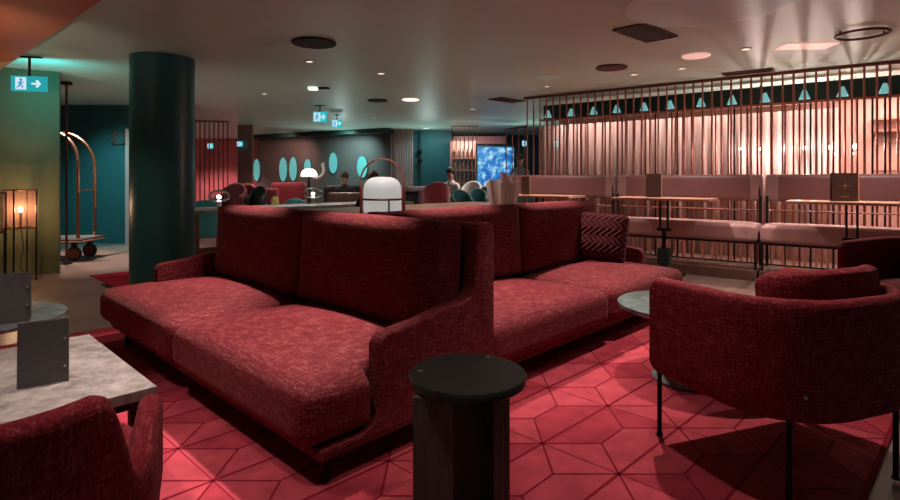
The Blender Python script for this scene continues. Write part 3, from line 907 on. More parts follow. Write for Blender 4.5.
# ------------------------------------------------------------------ tables behind the sofas
def oriented_table(name, label, cat, u0, u1, v0, v1, z, th, mtop, mleg, inset=0.12):
    org = P0 + SU * u0 + SV * v0
    zo = 0.0125 if u0 < 4 else 0.0
    r = thing(name, label, cat, (org.x, org.y, zo), math.atan2(SV.y, SV.x)); z -= zo   # local x = SV, local y = SU
    L, W = v1 - v0, u1 - u0
    bm = NB(); box(bm, (L / 2, W / 2, z - th / 2), (L, W, th), 0.006); obj('table_top', bm, mtop, r)
    for x in (inset, L - inset):
        bm = NB(); box(bm, (x, W / 2, (z - th) / 2), (0.06, W - 0.2, z - th)); obj('panel_leg', bm, mleg, r)
    bm = NB(); box(bm, (L / 2, W / 2, 0.25), (L - 2 * inset - 0.06, 0.05, 0.08)); obj('stretcher', bm, mleg, r)
    return r
oriented_table('communal_table', 'large oak communal table behind the sofas carrying the hooped lantern', 'table', 1.33, 2.85, 1.35, 4.05, 0.9, 0.05, M['table_wood'], M['table_wood'])
oriented_table('service_table', 'long pale marble service table with glass lamps running behind the column', 'table', 5.1, 5.8, 1.43, 5.1, 0.80, 0.045, M['pale_marble'], M['table_wood'])

# hooped lantern (opal globe in a bentwood frame)
lp = fl(382.5, 214.6, 0.90)
ln = thing('table_lantern', 'white opal table lantern in a copper bentwood hoop on the communal table', 'lantern', lp, 0.0)
Wd = 0.18; Ht = 0.455
bm = NB()
prof = [(0.0, 0.02), (0.147, 0.02), (0.155, 0.035)] + [(0.155, 0.05 + 0.02 * i) for i in range(8)] + [(0.155 * math.cos(a) ** 0.6 if math.cos(a) > 1e-6 else 0, 0.20 + 0.11 * math.sin(a)) for a in [PI / 2 * i / 10 for i in range(1, 11)]]
lathe(bm, prof, (0, 0, 0), 40); obj('globe', bm, M['g_opal'], ln, 'all')
bm = NB()
pts = [(-Wd, 0, 0.0), (-Wd, 0, 0.12), (-Wd, 0, 0.24)] + [(Wd * math.cos(a), 0, 0.27 + (Ht - 0.27) * math.sin(a)) for a in [PI - PI * i / 20 for i in range(21)]] + [(Wd, 0, 0.24), (Wd, 0, 0.12), (Wd, 0, 0.0)]
tube(bm, pts, 0.0075, 8); obj('hoop_handle', bm, M['copper'], ln, True)
for s in (-1, 1):
    bm = NB(); box(bm, (s * (Wd - 0.014), -0.0, 0.115), (0.012, 0.03, 0.23)); obj('post', bm, M['copper'], ln)
bm = NB(); tube(bm, [(0.164 * math.cos(a), 0.164 * math.sin(a), 0.128) for a in [2 * PI * i / 32 for i in range(32)]], 0.009, 8, True)
obj('ring', bm, M['copper_dark'], ln, True)
bm = NB(); cyl(bm, (0.07, -0.156, 0.0), (0.07, -0.156, 0.135), 0.007, seg=8); obj('strut', bm, M['copper_dark'], ln, True)
bm = NB(); lathe(bm, [(0, 0.0), (0.172, 0.0), (0.172, 0.018), (0, 0.018)], seg=40); obj('base', bm, M['copper'], ln, True)

# crystal vase
vp = fl(503, 205.8, 0.90)
vz = thing('crystal_vase', 'cut crystal vase with vertical flutes on the right end of the communal table', 'vase', vp)
bm = NB(); seg = 28
rings = []
for r_, z in ((0.12, 0.0), (0.14, 0.03), (0.158, 0.12), (0.168, 0.20), (0.172, 0.265), (0.158, 0.265), (0.14, 0.12), (0.10, 0.04)):
    rings.append([bm.verts.new((r_ * (1 + 0.07 * (1 if k % 4 < 2 else -1)) * math.cos(2 * PI * k / seg), r_ * (1 + 0.07 * (1 if k % 4 < 2 else -1)) * math.sin(2 * PI * k / seg), z + (0.025 * math.sin(k * 1.8) if z > 0.2 else 0))) for k in range(seg)])
for a, b in zip(rings, rings[1:]):
    for k in range(seg): bm.faces.new((a[k], a[(k + 1) % seg], b[(k + 1) % seg], b[k]))
bm.faces.new(rings[0][::-1]); bm.faces.new(rings[-1])
obj('bowl', bm, M['smoke_glass'], vz)
cand = thing('candle_holder', 'small rose votive candle holder rising behind the crystal vase', 'candle', vp + Vector((0.03, 0.24, 0.0)))
bm = NB(); lathe(bm, [(0, 0.0), (0.05, 0), (0.05, 0.01), (0.012, 0.03), (0.012, 0.26), (0.035, 0.27), (0.035, 0.36), (0, 0.36)], seg=20); obj('stem', bm, M['rim_rose'], cand, True)

# glass dome lamps on the service table
def dome_lamp(label, px, py, z, r_):
    p = fl(px, py, z)
    L = thing('glass_lamp', label, 'lamp', p, 0.0, 'clear glass dome lamps on the service table')
    bm = NB(); lathe(bm, [(0, 0.0), (0.06, 0.0), (0.055, 0.012), (0.022, 0.02), (0.03, 0.08), (0.05, 0.11), (0, 0.11)], seg=28); obj('base', bm, M['chrome'], L, True)
    bm = NB()
    pr_ = [(r_ * 0.55, 0.09), (r_ * 0.9, 0.115), (r_, 0.15), (r_ * 0.93, 0.19), (r_ * 0.7, 0.225), (r_ * 0.35, 0.243), (0, 0.248)]
    lathe(bm, pr_, seg=36); o = obj('dome', bm, M['glass'], L, 'all')
    md = o.modifiers.new('wall', 'SOLIDIFY'); md.thickness = 0.004
    bm = NB(); bmesh.ops.create_uvsphere(bm, u_segments=14, v_segments=8, radius=0.022, matrix=Matrix.Translation((0, 0, 0.145))); obj('bulb', bm, M['g_opal2'], L, 'all')
    return L
dome_lamp('clear glass dome lamp at the left end of the service table by the column', 219, 208.5, 0.80, 0.135)
dome_lamp('clear glass dome lamp at the middle of the service table under the white lamp', 313, 203.5, 0.80, 0.155)
jar = fl(275, 205, 0.80)
bm = NB(); lathe(bm, [(0, 0), (0.055, 0), (0.06, 0.05), (0.05, 0.1), (0.03, 0.12), (0.035, 0.13), (0, 0.13)], seg=20)
tag(obj('jar', bm, M['yellow_glass'], None, True, jar), 'small amber glass jar on the service table between the glass lamps', 'jar')

# white swan-neck lamp behind
p = at(309, 178, 9.2); p.z = 0
wl = thing('floor_lamp', 'white dome floor lamp with a curved white arm, behind the glass lamps', 'lamp', p)
bm = NB(); lathe(bm, [(0.135, 1.22), (0.14, 1.26), (0.115, 1.32), (0.07, 1.355), (0, 1.365)], seg=32); o = obj('lamp_shade', bm, M['g_opal2'], wl, 'all'); md = o.modifiers.new('w', 'SOLIDIFY'); md.thickness = 0.006
bm = NB(); tube(bm, [(0.06, 0, 1.22), (0.13, 0, 1.20), (0.20, 0, 1.22), (0.245, 0, 1.28), (0.25, 0, 1.36), (0.23, 0, 1.42), (0.26, 0, 1.45)], [0.028, 0.03, 0.03, 0.028, 0.026, 0.03, 0.02], 10); obj('arm', bm, M['cloth_white'], wl, True)
bm = NB(); cyl(bm, (0, 0, 0.02), (0, 0, 1.3), 0.018); obj('stem', bm, M['dark_metal'], wl, True)
bm = NB(); lathe(bm, [(0, 0.001), (0.16, 0.001), (0.16, 0.02), (0, 0.025)], seg=28); obj('base', bm, M['dark_metal'], wl, True)

# ------------------------------------------------------------------ left side: lantern lamp, trolley, pole
lf = fl(20.5, 281)
lm = thing('floor_lantern', 'cylindrical copper mesh floor lantern glowing against the moss green wall', 'lantern', lf, 0.0)
R = 0.158
bm = NB(); lathe(bm, [(R, 0.62), (R, 1.06)], seg=48); obj('mesh_shade', bm, M['mesh'], lm, 'all')
for i in range(4):
    a = PI / 4 * 0.35 + PI / 2 * i
    bm = NB(); cyl(bm, (R * math.cos(a), R * math.sin(a), 0.0), (R * math.cos(a), R * math.sin(a), 1.06), 0.009, seg=8); obj('leg', bm, M['dark_metal'], lm, True)
for z in (0.62, 1.06):
    bm = NB(); tube(bm, [(R * math.cos(a), R * math.sin(a), z) for a in [2 * PI * i / 40 for i in range(40)]], 0.007, 8, True); obj('ring', bm, M['copper_dark'], lm, True)
bm = NB(); bmesh.ops.create_uvsphere(bm, u_segments=16, v_segments=10, radius=0.021, matrix=Matrix.Translation((0, 0, 0.83)) @ Matrix.Diagonal((1, 1, 1.35, 1))); obj('bulb', bm, M['g_fil'], lm, 'all')
bm = NB(); cyl(bm, (0, 0, 0.62), (0, 0, 0.80), 0.013); obj('bulb_socket', bm, M['dark_metal'], lm, True)
bm = NB(); box(bm, (0, 0, 0.625), (2 * R * 0.98, 0.02, 0.012)); box(bm, (0, 0, 0.625), (0.02, 2 * R * 0.98, 0.012)); obj('cross_bar', bm, M['dark_metal'], lm)
bm = NB(); tube(bm, [(0.0, 0, 0.62), (0.02, 0.02, 0.4), (-0.03, 0.03, 0.15), (0.05, 0.1, 0.008), (0.1, 0.2, 0.006)], 0.004, 6); obj('cord', bm, M['black_metal'], lm, True)
# dark lantern legs seen further left: a second, unlit lantern
lk = thing('floor_lantern', 'dark unlit mesh floor lantern at the far left edge beside the glowing one', 'lantern', fl(-9, 289), 0.3)
for ch in list(lm.children):
    if ch.name.split('.')[0] in ('mesh_shade', 'leg', 'ring', 'cross_bar'):
        c = ch.copy(); C.objects.link(c); c.parent = lk
lk.scale = (0.8, 0.8, 0.98)

# luggage trolley
wheelp = fl(86, 262)
tr = thing('luggage_trolley', 'copper hooped luggage trolley half hidden behind the moss green wall', 'trolley', (wheelp.x - 0.66, wheelp.y + 0.27, 0), 0.10)
bm = NB(); box(bm, (0, 0, 0.30), (1.08, 0.56, 0.05), 0.02); obj('platform', bm, M['stud'], tr)
bm = NB(); tube(bm, [(x * 0.56, y * 0.30, 0.30) for x, y in ((-1, -1), (0, -1), (1, -1), (1, 0), (1, 1), (0, 1), (-1, 1), (-1, 0))], 0.026, 8, True); obj('bumper_rail', bm, M['brass'], tr, True)
for y in (-0.22, 0.22):
    bm = NB()
    pts = [(0.46, y, 0.31), (0.46, y, 0.9), (0.46, y, 1.35)] + [(0.02 + 0.44 * math.cos(a), y * (1 - 0.25 * math.sin(a)), 1.40 + 0.48 * math.sin(a)) for a in [PI * i / 18 for i in range(19)]] + [(-0.42, y, 1.35), (-0.42, y, 0.9), (-0.42, y, 0.31)]
    tube(bm, pts, 0.026, 10); obj('hoop', bm, M['brass'], tr, True)
bm = NB(); cyl(bm, (0.46, -0.22, 1.02), (0.46, 0.22, 1.02), 0.012); obj('cross_bar', bm, M['brass'], tr, True)
bm = NB(); cyl(bm, (0.0, -0.165, 1.87), (0.0, 0.165, 1.87), 0.018); obj('top_bar', bm, M['brass'], tr, True)
for x in (-0.4, 0.40):
    for y in (-0.2, 0.2):
        bm = NB(); tube(bm, [(x + 0.082 * math.cos(a), y, 0.105 + 0.082 * math.sin(a)) for a in [2 * PI * i / 24 for i in range(24)]], 0.023, 8, True); wh = obj('wheel', bm, M['tyre'], tr, True)
        bm = NB(); cyl(bm, (x, y - 0.022, 0.105), (x, y + 0.022, 0.105), 0.07, seg=24); obj('hub', bm, M['copper_dark'], wh, True)
        bm = NB(); box(bm, (x, y, 0.235), (0.05, 0.07, 0.11)); obj('caster_fork', bm, M['dark_metal'], tr)
# ceiling to floor pole
pp_ = fl(66.5, 264)
po = thing('pole', 'slim copper pole from floor to ceiling in front of the luggage trolley', 'pole', pp_)
bm = NB(); cyl(bm, (0, 0, 0.01), (0, 0, CEIL - 0.03), 0.016); obj('shaft', bm, M['copper_dark'], po, True)
bm = NB(); cyl(bm, (0, 0, 0.001), (0, 0, 0.02), 0.07, seg=24); obj('floor_plate', bm, M['dark_metal'], po, True)
bm = NB(); cyl(bm, (0, 0, CEIL - 0.04), (0, 0, CEIL - 0.001), 0.07, seg=24); obj('ceiling_plate', bm, M['dark_metal'], po, True)
# framed picture on the teal wall
fp = at(118.5, 137.5, 9.97)
pf = thing('picture_frame', 'small copper outlined square picture on the teal wall above the trolley', 'picture', fp)
bm = NB()
for dx, dz, sx, sz in ((-0.105, 0, 0.03, 0.25), (0.105, 0, 0.03, 0.25), (0, 0.11, 0.24, 0.03), (0, -0.11, 0.24, 0.03)): box(bm, (dx, 0, dz), (sx, 0.03, sz))
obj('frame', bm, M['vent_brown'], pf)
bm = NB(); box(bm, (0, 0.008, 0), (0.19, 0.012, 0.2)); obj('print', bm, M['teal'], pf)
bm = NB(); box(bm, (-0.055, 0, 0), (0.05, 0.012, 0.19)); box(bm, (0.03, 0, 0.06), (0.09, 0.012, 0.02)); obj('mark', bm, M['vent_brown'], pf)

# ------------------------------------------------------------------ exit signs
def exit_sign(label, px, py, d, w, h, rz, detail, hang=True):
    p = at(px, py, d)
    r = thing('exit_sign', label, 'exit sign', p, rz, 'teal exit signs')
    bm = NB(); box(bm, (0, 0, 0), (w, 0.03, h), 0.003); obj('panel', bm, M['g_exit'] if detail else M['g_exit_far'], r)
    if hang:
        top = CEIL - p.z - 0.001
        bm = NB(); box(bm, (0, 0, (top + h / 2) / 2), (0.02, 0.02, top - h / 2)); box(bm, (0, 0, top - 0.008), (w * 0.7, 0.04, 0.014)); obj('hanger', bm, M['dark_metal'], r)
    s = h
    bm = NB(); cx = -w * 0.22 if detail else -w * 0.2
    box(bm, (cx, -0.017, 0), (s * 0.62, 0.004, s * 0.8)); obj('door_symbol', bm, M['g_white'], r)
    bm = NB()
    y0, y1 = -0.0215, -0.0185
    prism(bm, [(cx + 0.02 * s + 0.09 * s * math.cos(PI * i / 6), 0.24 * s + 0.09 * s * math.sin(PI * i / 6)) for i in range(12)], 'y', y0, y1)
    for A, B, ww in (((0.02, 0.13), (-0.04, -0.06), 0.13), ((-0.04, -0.06), (0.12, -0.16), 0.09), ((0.12, -0.16), (0.08, -0.32), 0.07), ((-0.04, -0.06), (-0.1, -0.22), 0.09), ((-0.1, -0.22), (-0.24, -0.26), 0.07), ((0.02, 0.1), (0.2, 0.02), 0.06), ((0.0, 0.1), (-0.18, 0.02), 0.06)):
        a = Vector((A[0] * s + cx, A[1] * s)); b = Vector((B[0] * s + cx, B[1] * s)); dd = (b - a).normalized(); n = Vector((-dd.y, dd.x)) * ww * s / 2
        prism(bm, [tuple(a + n), tuple(b + n), tuple(b - n), tuple(a - n)], 'y', y0, y1)
    obj('running_figure', bm, M['g_man'], r)
    bm = NB(); ax = w * 0.22
    prism(bm, [(ax - 0.3 * s, 0.06 * s), (ax, 0.06 * s), (ax - 0.05 * s, 0.24 * s), (ax + 0.08 * s, 0.24 * s), (ax + 0.26 * s, 0), (ax + 0.08 * s, -0.24 * s), (ax - 0.05 * s, -0.24 * s), (ax, -0.06 * s), (ax - 0.3 * s, -0.06 * s)], 'y', -0.0195, -0.016)
    obj('arrow', bm, M['g_white'], r)
exit_sign('teal exit sign with running figure and arrow hanging at far left', 29.5, 83.8, 6.0, 0.345, 0.165, 0.22, True)
exit_sign('larger teal exit sign hanging over the middle of the room', 320, 117, 10.0, 0.25, 0.19, 0.0, False)
exit_sign('smaller teal exit sign just right of and behind the larger middle one', 337, 123.5, 11.5, 0.21, 0.16, 0.0, False)
exit_sign('tiny teal exit sign behind the far left rods, left of the pale panel', 210.5, 146, 15.0, 0.15, 0.15, 0.0, False, False)
exit_sign('tiny teal exit sign in front of the pale panel beside the far left rods', 240, 144, 13.4, 0.13, 0.13, 0.0, False, False)
exit_sign('tiny teal exit sign above the standing bartender', 525, 143.5, 14.0, 0.13, 0.15, 0.0, False, False)

# ------------------------------------------------------------------ ceiling fittings
def cpt(px, py): return fl(px, py, CEIL) if False else Vector(((px - CX) / F * (F * (CEIL - H) / (HY - py)), F * (CEIL - H) / (HY - py), CEIL))
def disc(name, label, cat, px, py, r_, m, th=0.02, rim=None, group=None):
    p = cpt(px, py)
    t = thing(name, label, cat, p, 0, group)
    bm = NB(); lathe(bm, [(0, -th), (r_ * 0.92, -th), (r_, -th * 0.5), (r_, -0.0005), (0, -0.0005)], seg=40); obj('cover', bm, m, t, True)
    if rim:
        bm = NB(); tube(bm, [(r_ * math.cos(a), r_ * math.sin(a), -th * 0.6) for a in [2 * PI * i / 40 for i in range(40)]], 0.008, 6, True); obj('rim', bm, rim, t, True)
    return t
disc('ceiling_speaker', 'largest dark round ceiling speaker above the front sofa', 'ceiling speaker', 314, 42, 0.21, M['vent'], 0.02, M['vent'])
disc('ceiling_speaker', 'small dark round ceiling speaker right of the exit signs', 'ceiling speaker', 377.5, 100, 0.165, M['vent'], 0.02, M['vent'])
disc('ceiling_speaker', 'brown round ceiling speaker left of the lit pink disc', 'ceiling speaker', 611.5, 67, 0.18, M['vent_brown'], 0.02, M['vent_brown'])
disc('ceiling_light', 'flat lit pink disc light on the ceiling above the middle bar bench', 'ceiling light', 696, 55.5, 0.145, M['g_down_dim'], 0.015)
disc('ceiling_light', 'bright oval pink disc light right of the small dark speaker', 'ceiling light', 410.5, 99.5, 0.14, M['g_down'], 0.015)
disc('ceiling_light', 'pale pink disc light near the exit sign at far left', 'ceiling light', 41, 73.0, 0.12, M['g_down_dim'], 0.03)
disc('ceiling_disc', 'very large pale round ceiling disc at the top right edge', 'ceiling disc', 712, 3.5, 0.64, M['ceiling_disc'], 0.012)
disc('ceiling_disc', 'pale round access cover on the ceiling left of the rod screen', 'ceiling disc', 547, 77, 0.17, M['ceiling_disc'], 0.01)
dl = [(309.5, 61, 0.05, 'small pink downlight just behind the largest dark ceiling speaker'), (264.5, 93.5, 0.05, 'tiny pink downlight far left on the ceiling, above the pale rods panel'),
      (381, 73, 0.055, 'small pink downlight in the middle of the ceiling above the small dark speaker'), (373.5, 117.5, 0.05, 'tiny pale downlight right of the smaller middle exit sign'),
      (706, 18.5, 0.05, 'small pink downlight at the edge of the very large ceiling disc'), (746, 48.5, 0.055, 'small recessed pink downlight right of the flat lit pink disc'),
      (682, 68, 0.045, 'tiny pale downlight left below the flat lit pink disc'), (634, 74, 0.055, 'small pale downlight right of the brown ceiling speaker'),
      (547, 86, 0.045, 'tiny pale downlight below the pale round access cover'), (472.5, 109, 0.065, 'pale downlight left below the far dark grille'),
      (453, 122.5, 0.06, 'small pink downlight near the far rods above the bar'), (426, 128, 0.11, 'wide pale downlight above the far teal wall')]
for px, py, r_, lab in dl:
    t = thing('downlight', lab, 'downlight', cpt(px, py), 0, 'recessed downlights in the ceiling')
    bm = NB(); lathe(bm, [(0, -0.004), (r_ * 0.75, -0.004), (r_ * 0.75, -0.001), (0, -0.001)], seg=20); obj('lamp', bm, M['g_down'], t, True)
    bm = NB(); lathe(bm, [(r_ * 0.75, -0.001), (r_ * 0.78, -0.012), (r_, -0.012), (r_ * 1.04, -0.001)], seg=24); obj('bezel', bm, M['ceiling_disc'], t, True)
def grille(label, px, py, w, dpt, m, rz=0.0, bars=9):
    t = thing('ceiling_grille', label, 'vent', cpt(px, py), rz)
    bm = NB()
    for x, y, sx, sy in ((0, dpt / 2, w, 0.02), (0, -dpt / 2, w, 0.02), (-w / 2, 0, 0.02, dpt), (w / 2, 0, 0.02, dpt)): box(bm, (x, y, -0.008), (sx, sy, 0.014))
    obj('frame', bm, M['vent_brown'], t)
    bm = NB(); box(bm, (0, 0, -0.002), (w - 0.02, dpt - 0.02, 0.003)); obj('duct', bm, M['vent'], t)
    bm = NB()
    for i in range(bars): box(bm, (0, -dpt / 2 + dpt * (i + 0.5) / bars, -0.009), (w - 0.03, dpt / bars * 0.35, 0.01), 0, RX(0.5))
    obj('slats', bm, m, t)
    return t
grille('dark rectangular ceiling grille beside the very large pale disc', 646, 32.5, 0.62, 0.30, M['vent_brown'], 0.75)
grille('small dark ceiling grille left of the rod screen end', 507, 99.8, 0.62, 0.30, M['vent_brown'], 0.75)
grille('dark ceiling grille against the rod screen top rail', 748, 71.5, 0.55, 0.20, M['vent_brown'], SANG)
# emergency light
p = cpt(313, 87.5)
em = thing('emergency_light', 'white twin emergency light on the ceiling above the larger exit sign', 'emergency light', p)
bm = NB(); box(bm, (0, 0, -0.02), (0.13, 0.09, 0.036), 0.008); obj('lamp', bm, M['g_emerg'], em)
bm = NB(); box(bm, (0.16, 0, -0.012), (0.16, 0.09, 0.022), 0.006); obj('housing', bm, M['vent'], em)
# ring pendant stub and rectangular panel at right
p = cpt(862, 31)
rg = thing('ceiling_ring', 'thin dark ring fitting on the ceiling at upper right', 'ceiling fitting', p)
bm = NB(); tube(bm, [(0.20 * math.cos(a), 0.20 * math.sin(a), -0.03) for a in [2 * PI * i / 48 for i in range(48)]], 0.012, 8, True); obj('ring', bm, M['vent_brown'], rg, True)
bm = NB(); cyl(bm, (0.2, 0, -0.03), (0.2, 0, -0.0005), 0.008); cyl(bm, (-0.2, 0, -0.03), (-0.2, 0, -0.0005), 0.008); obj('hanger', bm, M['vent_brown'], rg)
p = cpt(806, 45.5)
pl = thing('ceiling_panel_light', 'pale rectangular ceiling panel light near the rod screen at right', 'ceiling light', p, SANG + 0.55)
bm = NB(); box(bm, (0, 0, -0.006), (0.50, 0.26, 0.011), 0.003); obj('diffuser', bm, M['g_down_dim'], pl)

# ------------------------------------------------------------------ far left rods, other far rods
def rods(label, p0, p1, n, r_, m, z0=0.02, z1=CEIL - 0.03):
    v = p1 - p0
    r = thing('rod_screen', label, 'screen', p0, math.atan2(v.y, v.x))
    L = v.length
    bm = NB(); cyl(bm, (0, 0, z0), (0, 0, z1), r_, seg=8); o0 = obj('rod', bm, m, r, True)
    for i in range(1, n):
        c = o0.copy(); C.objects.link(c); c.parent = r; c.location = (L * i / (n - 1), 0, 0)
    bm = NB(); box(bm, (L / 2, 0, z1), (L + 0.05, 0.05, 0.03)); obj('top_rail', bm, m, r)
    bm = NB(); box(bm, (L / 2, 0, z0), (L + 0.05, 0.05, 0.03)); obj('floor_rail', bm, m, r)
    return r
V3 = lambda x, y: Vector((x, y, 0))
rods('dark copper rod screen beside the column on the far left', V3(-5.95, 12.5), V3(-5.18, 12.7), 9, 0.013, M['copper_dark'])
rods('pale close-set rod panel at the right end of the oval-lit wall', V3(-1.62, 15.05), V3(-1.04, 15.0), 10, 0.02, M['rim_rose'])
rods('thin rod screen in front of the bottle shelves by the blue screen', V3(0.05, 13.9), V3(0.68, 13.9), 7, 0.011, M['steel_rod'])
rods('open copper frame of thin rods in front of the bartender', V3(1.02, 9.9), V3(1.28, 9.3), 4, 0.010, M['copper_dark'], 0.02, 2.08)

# oval wall lights
ov = [(257, 170, 4.0, 11, 'leftmost oval teal wall light, next to the far left rods panel'), (283.5, 169.5, 4.6, 12, 'left one of the close pair of oval teal wall lights'),
      (293.5, 169, 4.4, 12, 'right one of the close pair of oval teal wall lights'), (308, 167, 4.0, 8, 'short oval teal wall light above the white dome lamp'),
      (333.5, 163, 4.7, 10.5, 'tall oval teal wall light left of the hooped lantern'), (362.5, 167, 5.5, 11, 'oval teal wall light seen through the lantern hoop')]
wdir = (pb1 - pb0).normalized()
for px, py, rx, rz_, lab in ov:
    r = (px - CX) / F
    o = pb0 + Vector((0, -0.03, 0))
    t = (r * o.y - o.x) / (wdir.x - r * wdir.y)
    p = o + wdir * t; d = p.y
    p.z = H - (py - HY) * d / F
    th_ = thing('wall_light', lab, 'wall light', p, math.atan2(wdir.y, wdir.x), 'oval teal lights on the far wall')
    sx = rx * d / F * 1.15; sz = rz_ * d / F
    bm = NB(); prism(bm, [(sx * math.cos(2 * PI * i / 32), sz * math.sin(2 * PI * i / 32)) for i in range(32)], 'y', -0.02, 0.0); obj('diffuser', bm, M['g_oval'], th_)
    bm = NB(); tube(bm, [(sx * math.cos(2 * PI * i / 32), -0.008, sz * math.sin(2 * PI * i / 32)) for i in range(32)], 0.012, 6, True); obj('rim', bm, M['lintel'], th_, True)

# blue screen and bar back
sc_ = at(495.5, 166, 15.2)
bs = thing('video_screen', 'large blue and white glowing screen behind the bar', 'screen', sc_)
bm = NB(); box(bm, (0, 0, 0), (1.02, 0.03, 1.06)); obj('display', bm, M['g_blue'], bs)
bm = NB()
for x, z, sx, sz in ((-0.53, 0, 0.05, 1.16), (0.53, 0, 0.05, 1.16), (0, 0.56, 1.1, 0.05), (0, -0.56, 1.1, 0.05)): box(bm, (x, 0, z), (sx, 0.05, sz))
obj('frame', bm, M['teal'], bs)
bs2 = thing('screen_stand', 'dark floor stand carrying the blue screen', 'stand', (sc_.x, sc_.y + 0.06, 0))
bm = NB(); box(bm, (0, 0, (sc_.z + 0.3) / 2), (0.12, 0.06, sc_.z + 0.3)); obj('post', bm, M['black_metal'], bs2)
bm = NB(); box(bm, (0, 0, 0.015), (0.7, 0.4, 0.028)); obj('base', bm, M['black_metal'], bs2)
# bottle shelves
bsx = at(463, 160, 15.0)
sh = thing('bottle_shelf', 'lit bar shelf unit with rows of bottles left of the blue screen', 'shelf', (bsx.x, 15.1, 0))
bm = NB(); box(bm, (0, 0.12, 1.12), (0.68, 0.03, 2.22)); obj('back_board', bm, M['pink_wall'], sh)
for s in (-1, 1):
    bm = NB(); box(bm, (s * 0.34, 0, 1.12), (0.025, 0.26, 2.22)); obj('side_board', bm, M['shelf'], sh)
shz = (0.75, 1.08, 1.41, 1.74)
for z in shz:
    bm = NB(); box(bm, (0, 0, z), (0.66, 0.24, 0.025)); obj('shelf_board', bm, M['shelf'], sh)
BO = NB(); lathe(BO, [(0, 0), (0.036, 0), (0.038, 0.02), (0.038, 0.16), (0.014, 0.2), (0.013, 0.26), (0, 0.26)], seg=12)
bme = bpy.data.meshes.new('bottle'); BO.to_mesh(bme); BO.free(); bme.materials.append(M['bottle'])
nm = ['lowest', 'second lowest', 'third', 'top']
for j, z in enumerate(shz):
    for i in range(5):
        o = bpy.data.objects.new('bottle', bme); C.objects.link(o); o.location = (bsx.x - 0.24 + 0.12 * i, 15.08, z + 0.013)
        tag(o, f'dark glass bottle on the {nm[j]} bar shelf, {words_[i]} of five from the left', 'bottle', 'bottles on the bar shelves')
# hanging rod with two dark balls on teal wall
hp = at(420, 160, 15.3)
hg = thing('hanging_ornament', 'thin vertical rod with two dark balls before the far teal wall', 'ornament', (hp.x, 15.3, 0))
bm = NB(); cyl(bm, (0, 0, 0.0), (0, 0, CEIL - 0.005), 0.016, seg=8); obj('rod', bm, M['black_metal'], hg, True)
for py in (151.5, 160.5):
    z = at(420, py, 15.3).z
    bm = NB(); bmesh.ops.create_uvsphere(bm, u_segments=14, v_segments=10, radius=0.07, matrix=Matrix.Translation((0, 0, z))); obj('ball', bm, M['black_metal'], hg, 'all')

# ------------------------------------------------------------------ far seating
def tub(label, px, d, top, w, m, rz, cat='armchair', name='tub_chair', trim=None, group=None):
    p = at(px, HY, d); p.z = 0
    r = thing(name, label, cat, p, rz, group)
    hgt = top
    path = upath(w / 2 - 0.03, -w * 0.45, w * 0.35, w * 0.36)
    bm = NB(); shell(bm, path, lambda s: hgt * (0.80 + 0.20 * math.sin(PI * s) ** 2), hgt * 0.3, 0.06); obj('shell', bm, m, r, 'all')
    bm = NB(); cushion(bm, (0, 0, hgt * 0.42), (w - 0.1, w * 0.72, 0.14), 0.05, crown=0.02, n=8); obj('seat_cushion', bm, m, r, 'all')
    for x in (-1, 1):
        for y in (-1, 1):
            bm = NB(); cyl(bm, (x * w * 0.36, y * w * 0.3, 0), (x * w * 0.36, y * w * 0.3, hgt * 0.36), 0.014); obj('leg', bm, M['black_metal'], r, True)
    if trim:
        bm = NB(); tube(bm, [(q[0], q[1], hgt * (0.80 + 0.20 * math.sin(PI * i / (len(path) - 1)) ** 2) + 0.005) for i, q in enumerate(path)], 0.02, 6); obj('trim', bm, trim, r, True)
    return r
tub('bright red rounded tub chair right of the hooped lantern', 436, 11.5, 1.12, 0.56, M['red_seat'], 0.2)
tub('pale grey tub chair beside the bottle shelves, behind the teal chairs', 471, 11.9, 1.14, 0.46, M['cloth_white'], PI * 0.9)
tub('red tub chair with pale rim behind the glass lamp near the column', 231, 10.4, 1.08, 0.55, M['red_seat'], PI, trim=M['rim_rose'])
tub('red tub chair left of the red banquette', 244, 11.6, 1.06, 0.5, M['red_seat'], PI, trim=M['rim_rose'])
tub('black tub chair in front of the leftmost oval light', 256, 10.2, 1.05, 0.36, M['dark_seat'], PI * 0.95)
tub('teal chair at the far end behind the crystal vase, left one', 462, 10.4, 0.98, 0.42, M['teal_seat'], PI * 1.1)
tub('teal chair at the far end behind the crystal vase, right one', 478, 10.9, 1.0, 0.4, M['teal_seat'], PI)
tub('teal chair behind the service table near the column', 207, 8.7, 0.86, 0.5, M['teal_seat'], 0.3)
tub('teal chair behind the amber jar on the service table', 296, 9.4, 0.86, 0.42, M['teal_seat'], 0.2)
def banquette(label, px0, px1, d, top, m, rz=0.0, depth=0.6):
    a = at(px0, HY, d); b = at(px1, HY, d); w = (b - a).length
    r = thing('banquette', label, 'bench seat', ((a.x + b.x) / 2, d, 0), rz)
    bm = NB(); cushion(bm, (0, 0.22, top / 2 + 0.05), (w, 0.16, top - 0.1), 0.05, crown=0.0, n=8); obj('backrest', bm, m, r, 'all')
    bm = NB(); cushion(bm, (0, -0.08, 0.40), (w - 0.02, depth, 0.18), 0.05, crown=0.02, n=8); obj('seat_cushion', bm, m, r, 'all')
    bm = NB(); box(bm, (0, 0, 0.15), (w - 0.06, depth - 0.04, 0.3)); obj('base', bm, M['dark_seat'], r)
    return r
banquette('red banquette left of the white dome lamp under the paired oval lights', 268, 303, 12.2, 1.10, M['red_seat'])
banquette('low red banquette between the black tub chair and the tall red banquette', 259, 275, 11.2, 0.98, M['red_seat'])
banquette('dark banquette behind the seated people under the tall oval light', 322, 366, 13.0, 1.02, M['dark_seat'])
banquette('brown leather banquette left of the hooped lantern', 325, 361, 10.0, 0.93, M['brown_seat'])
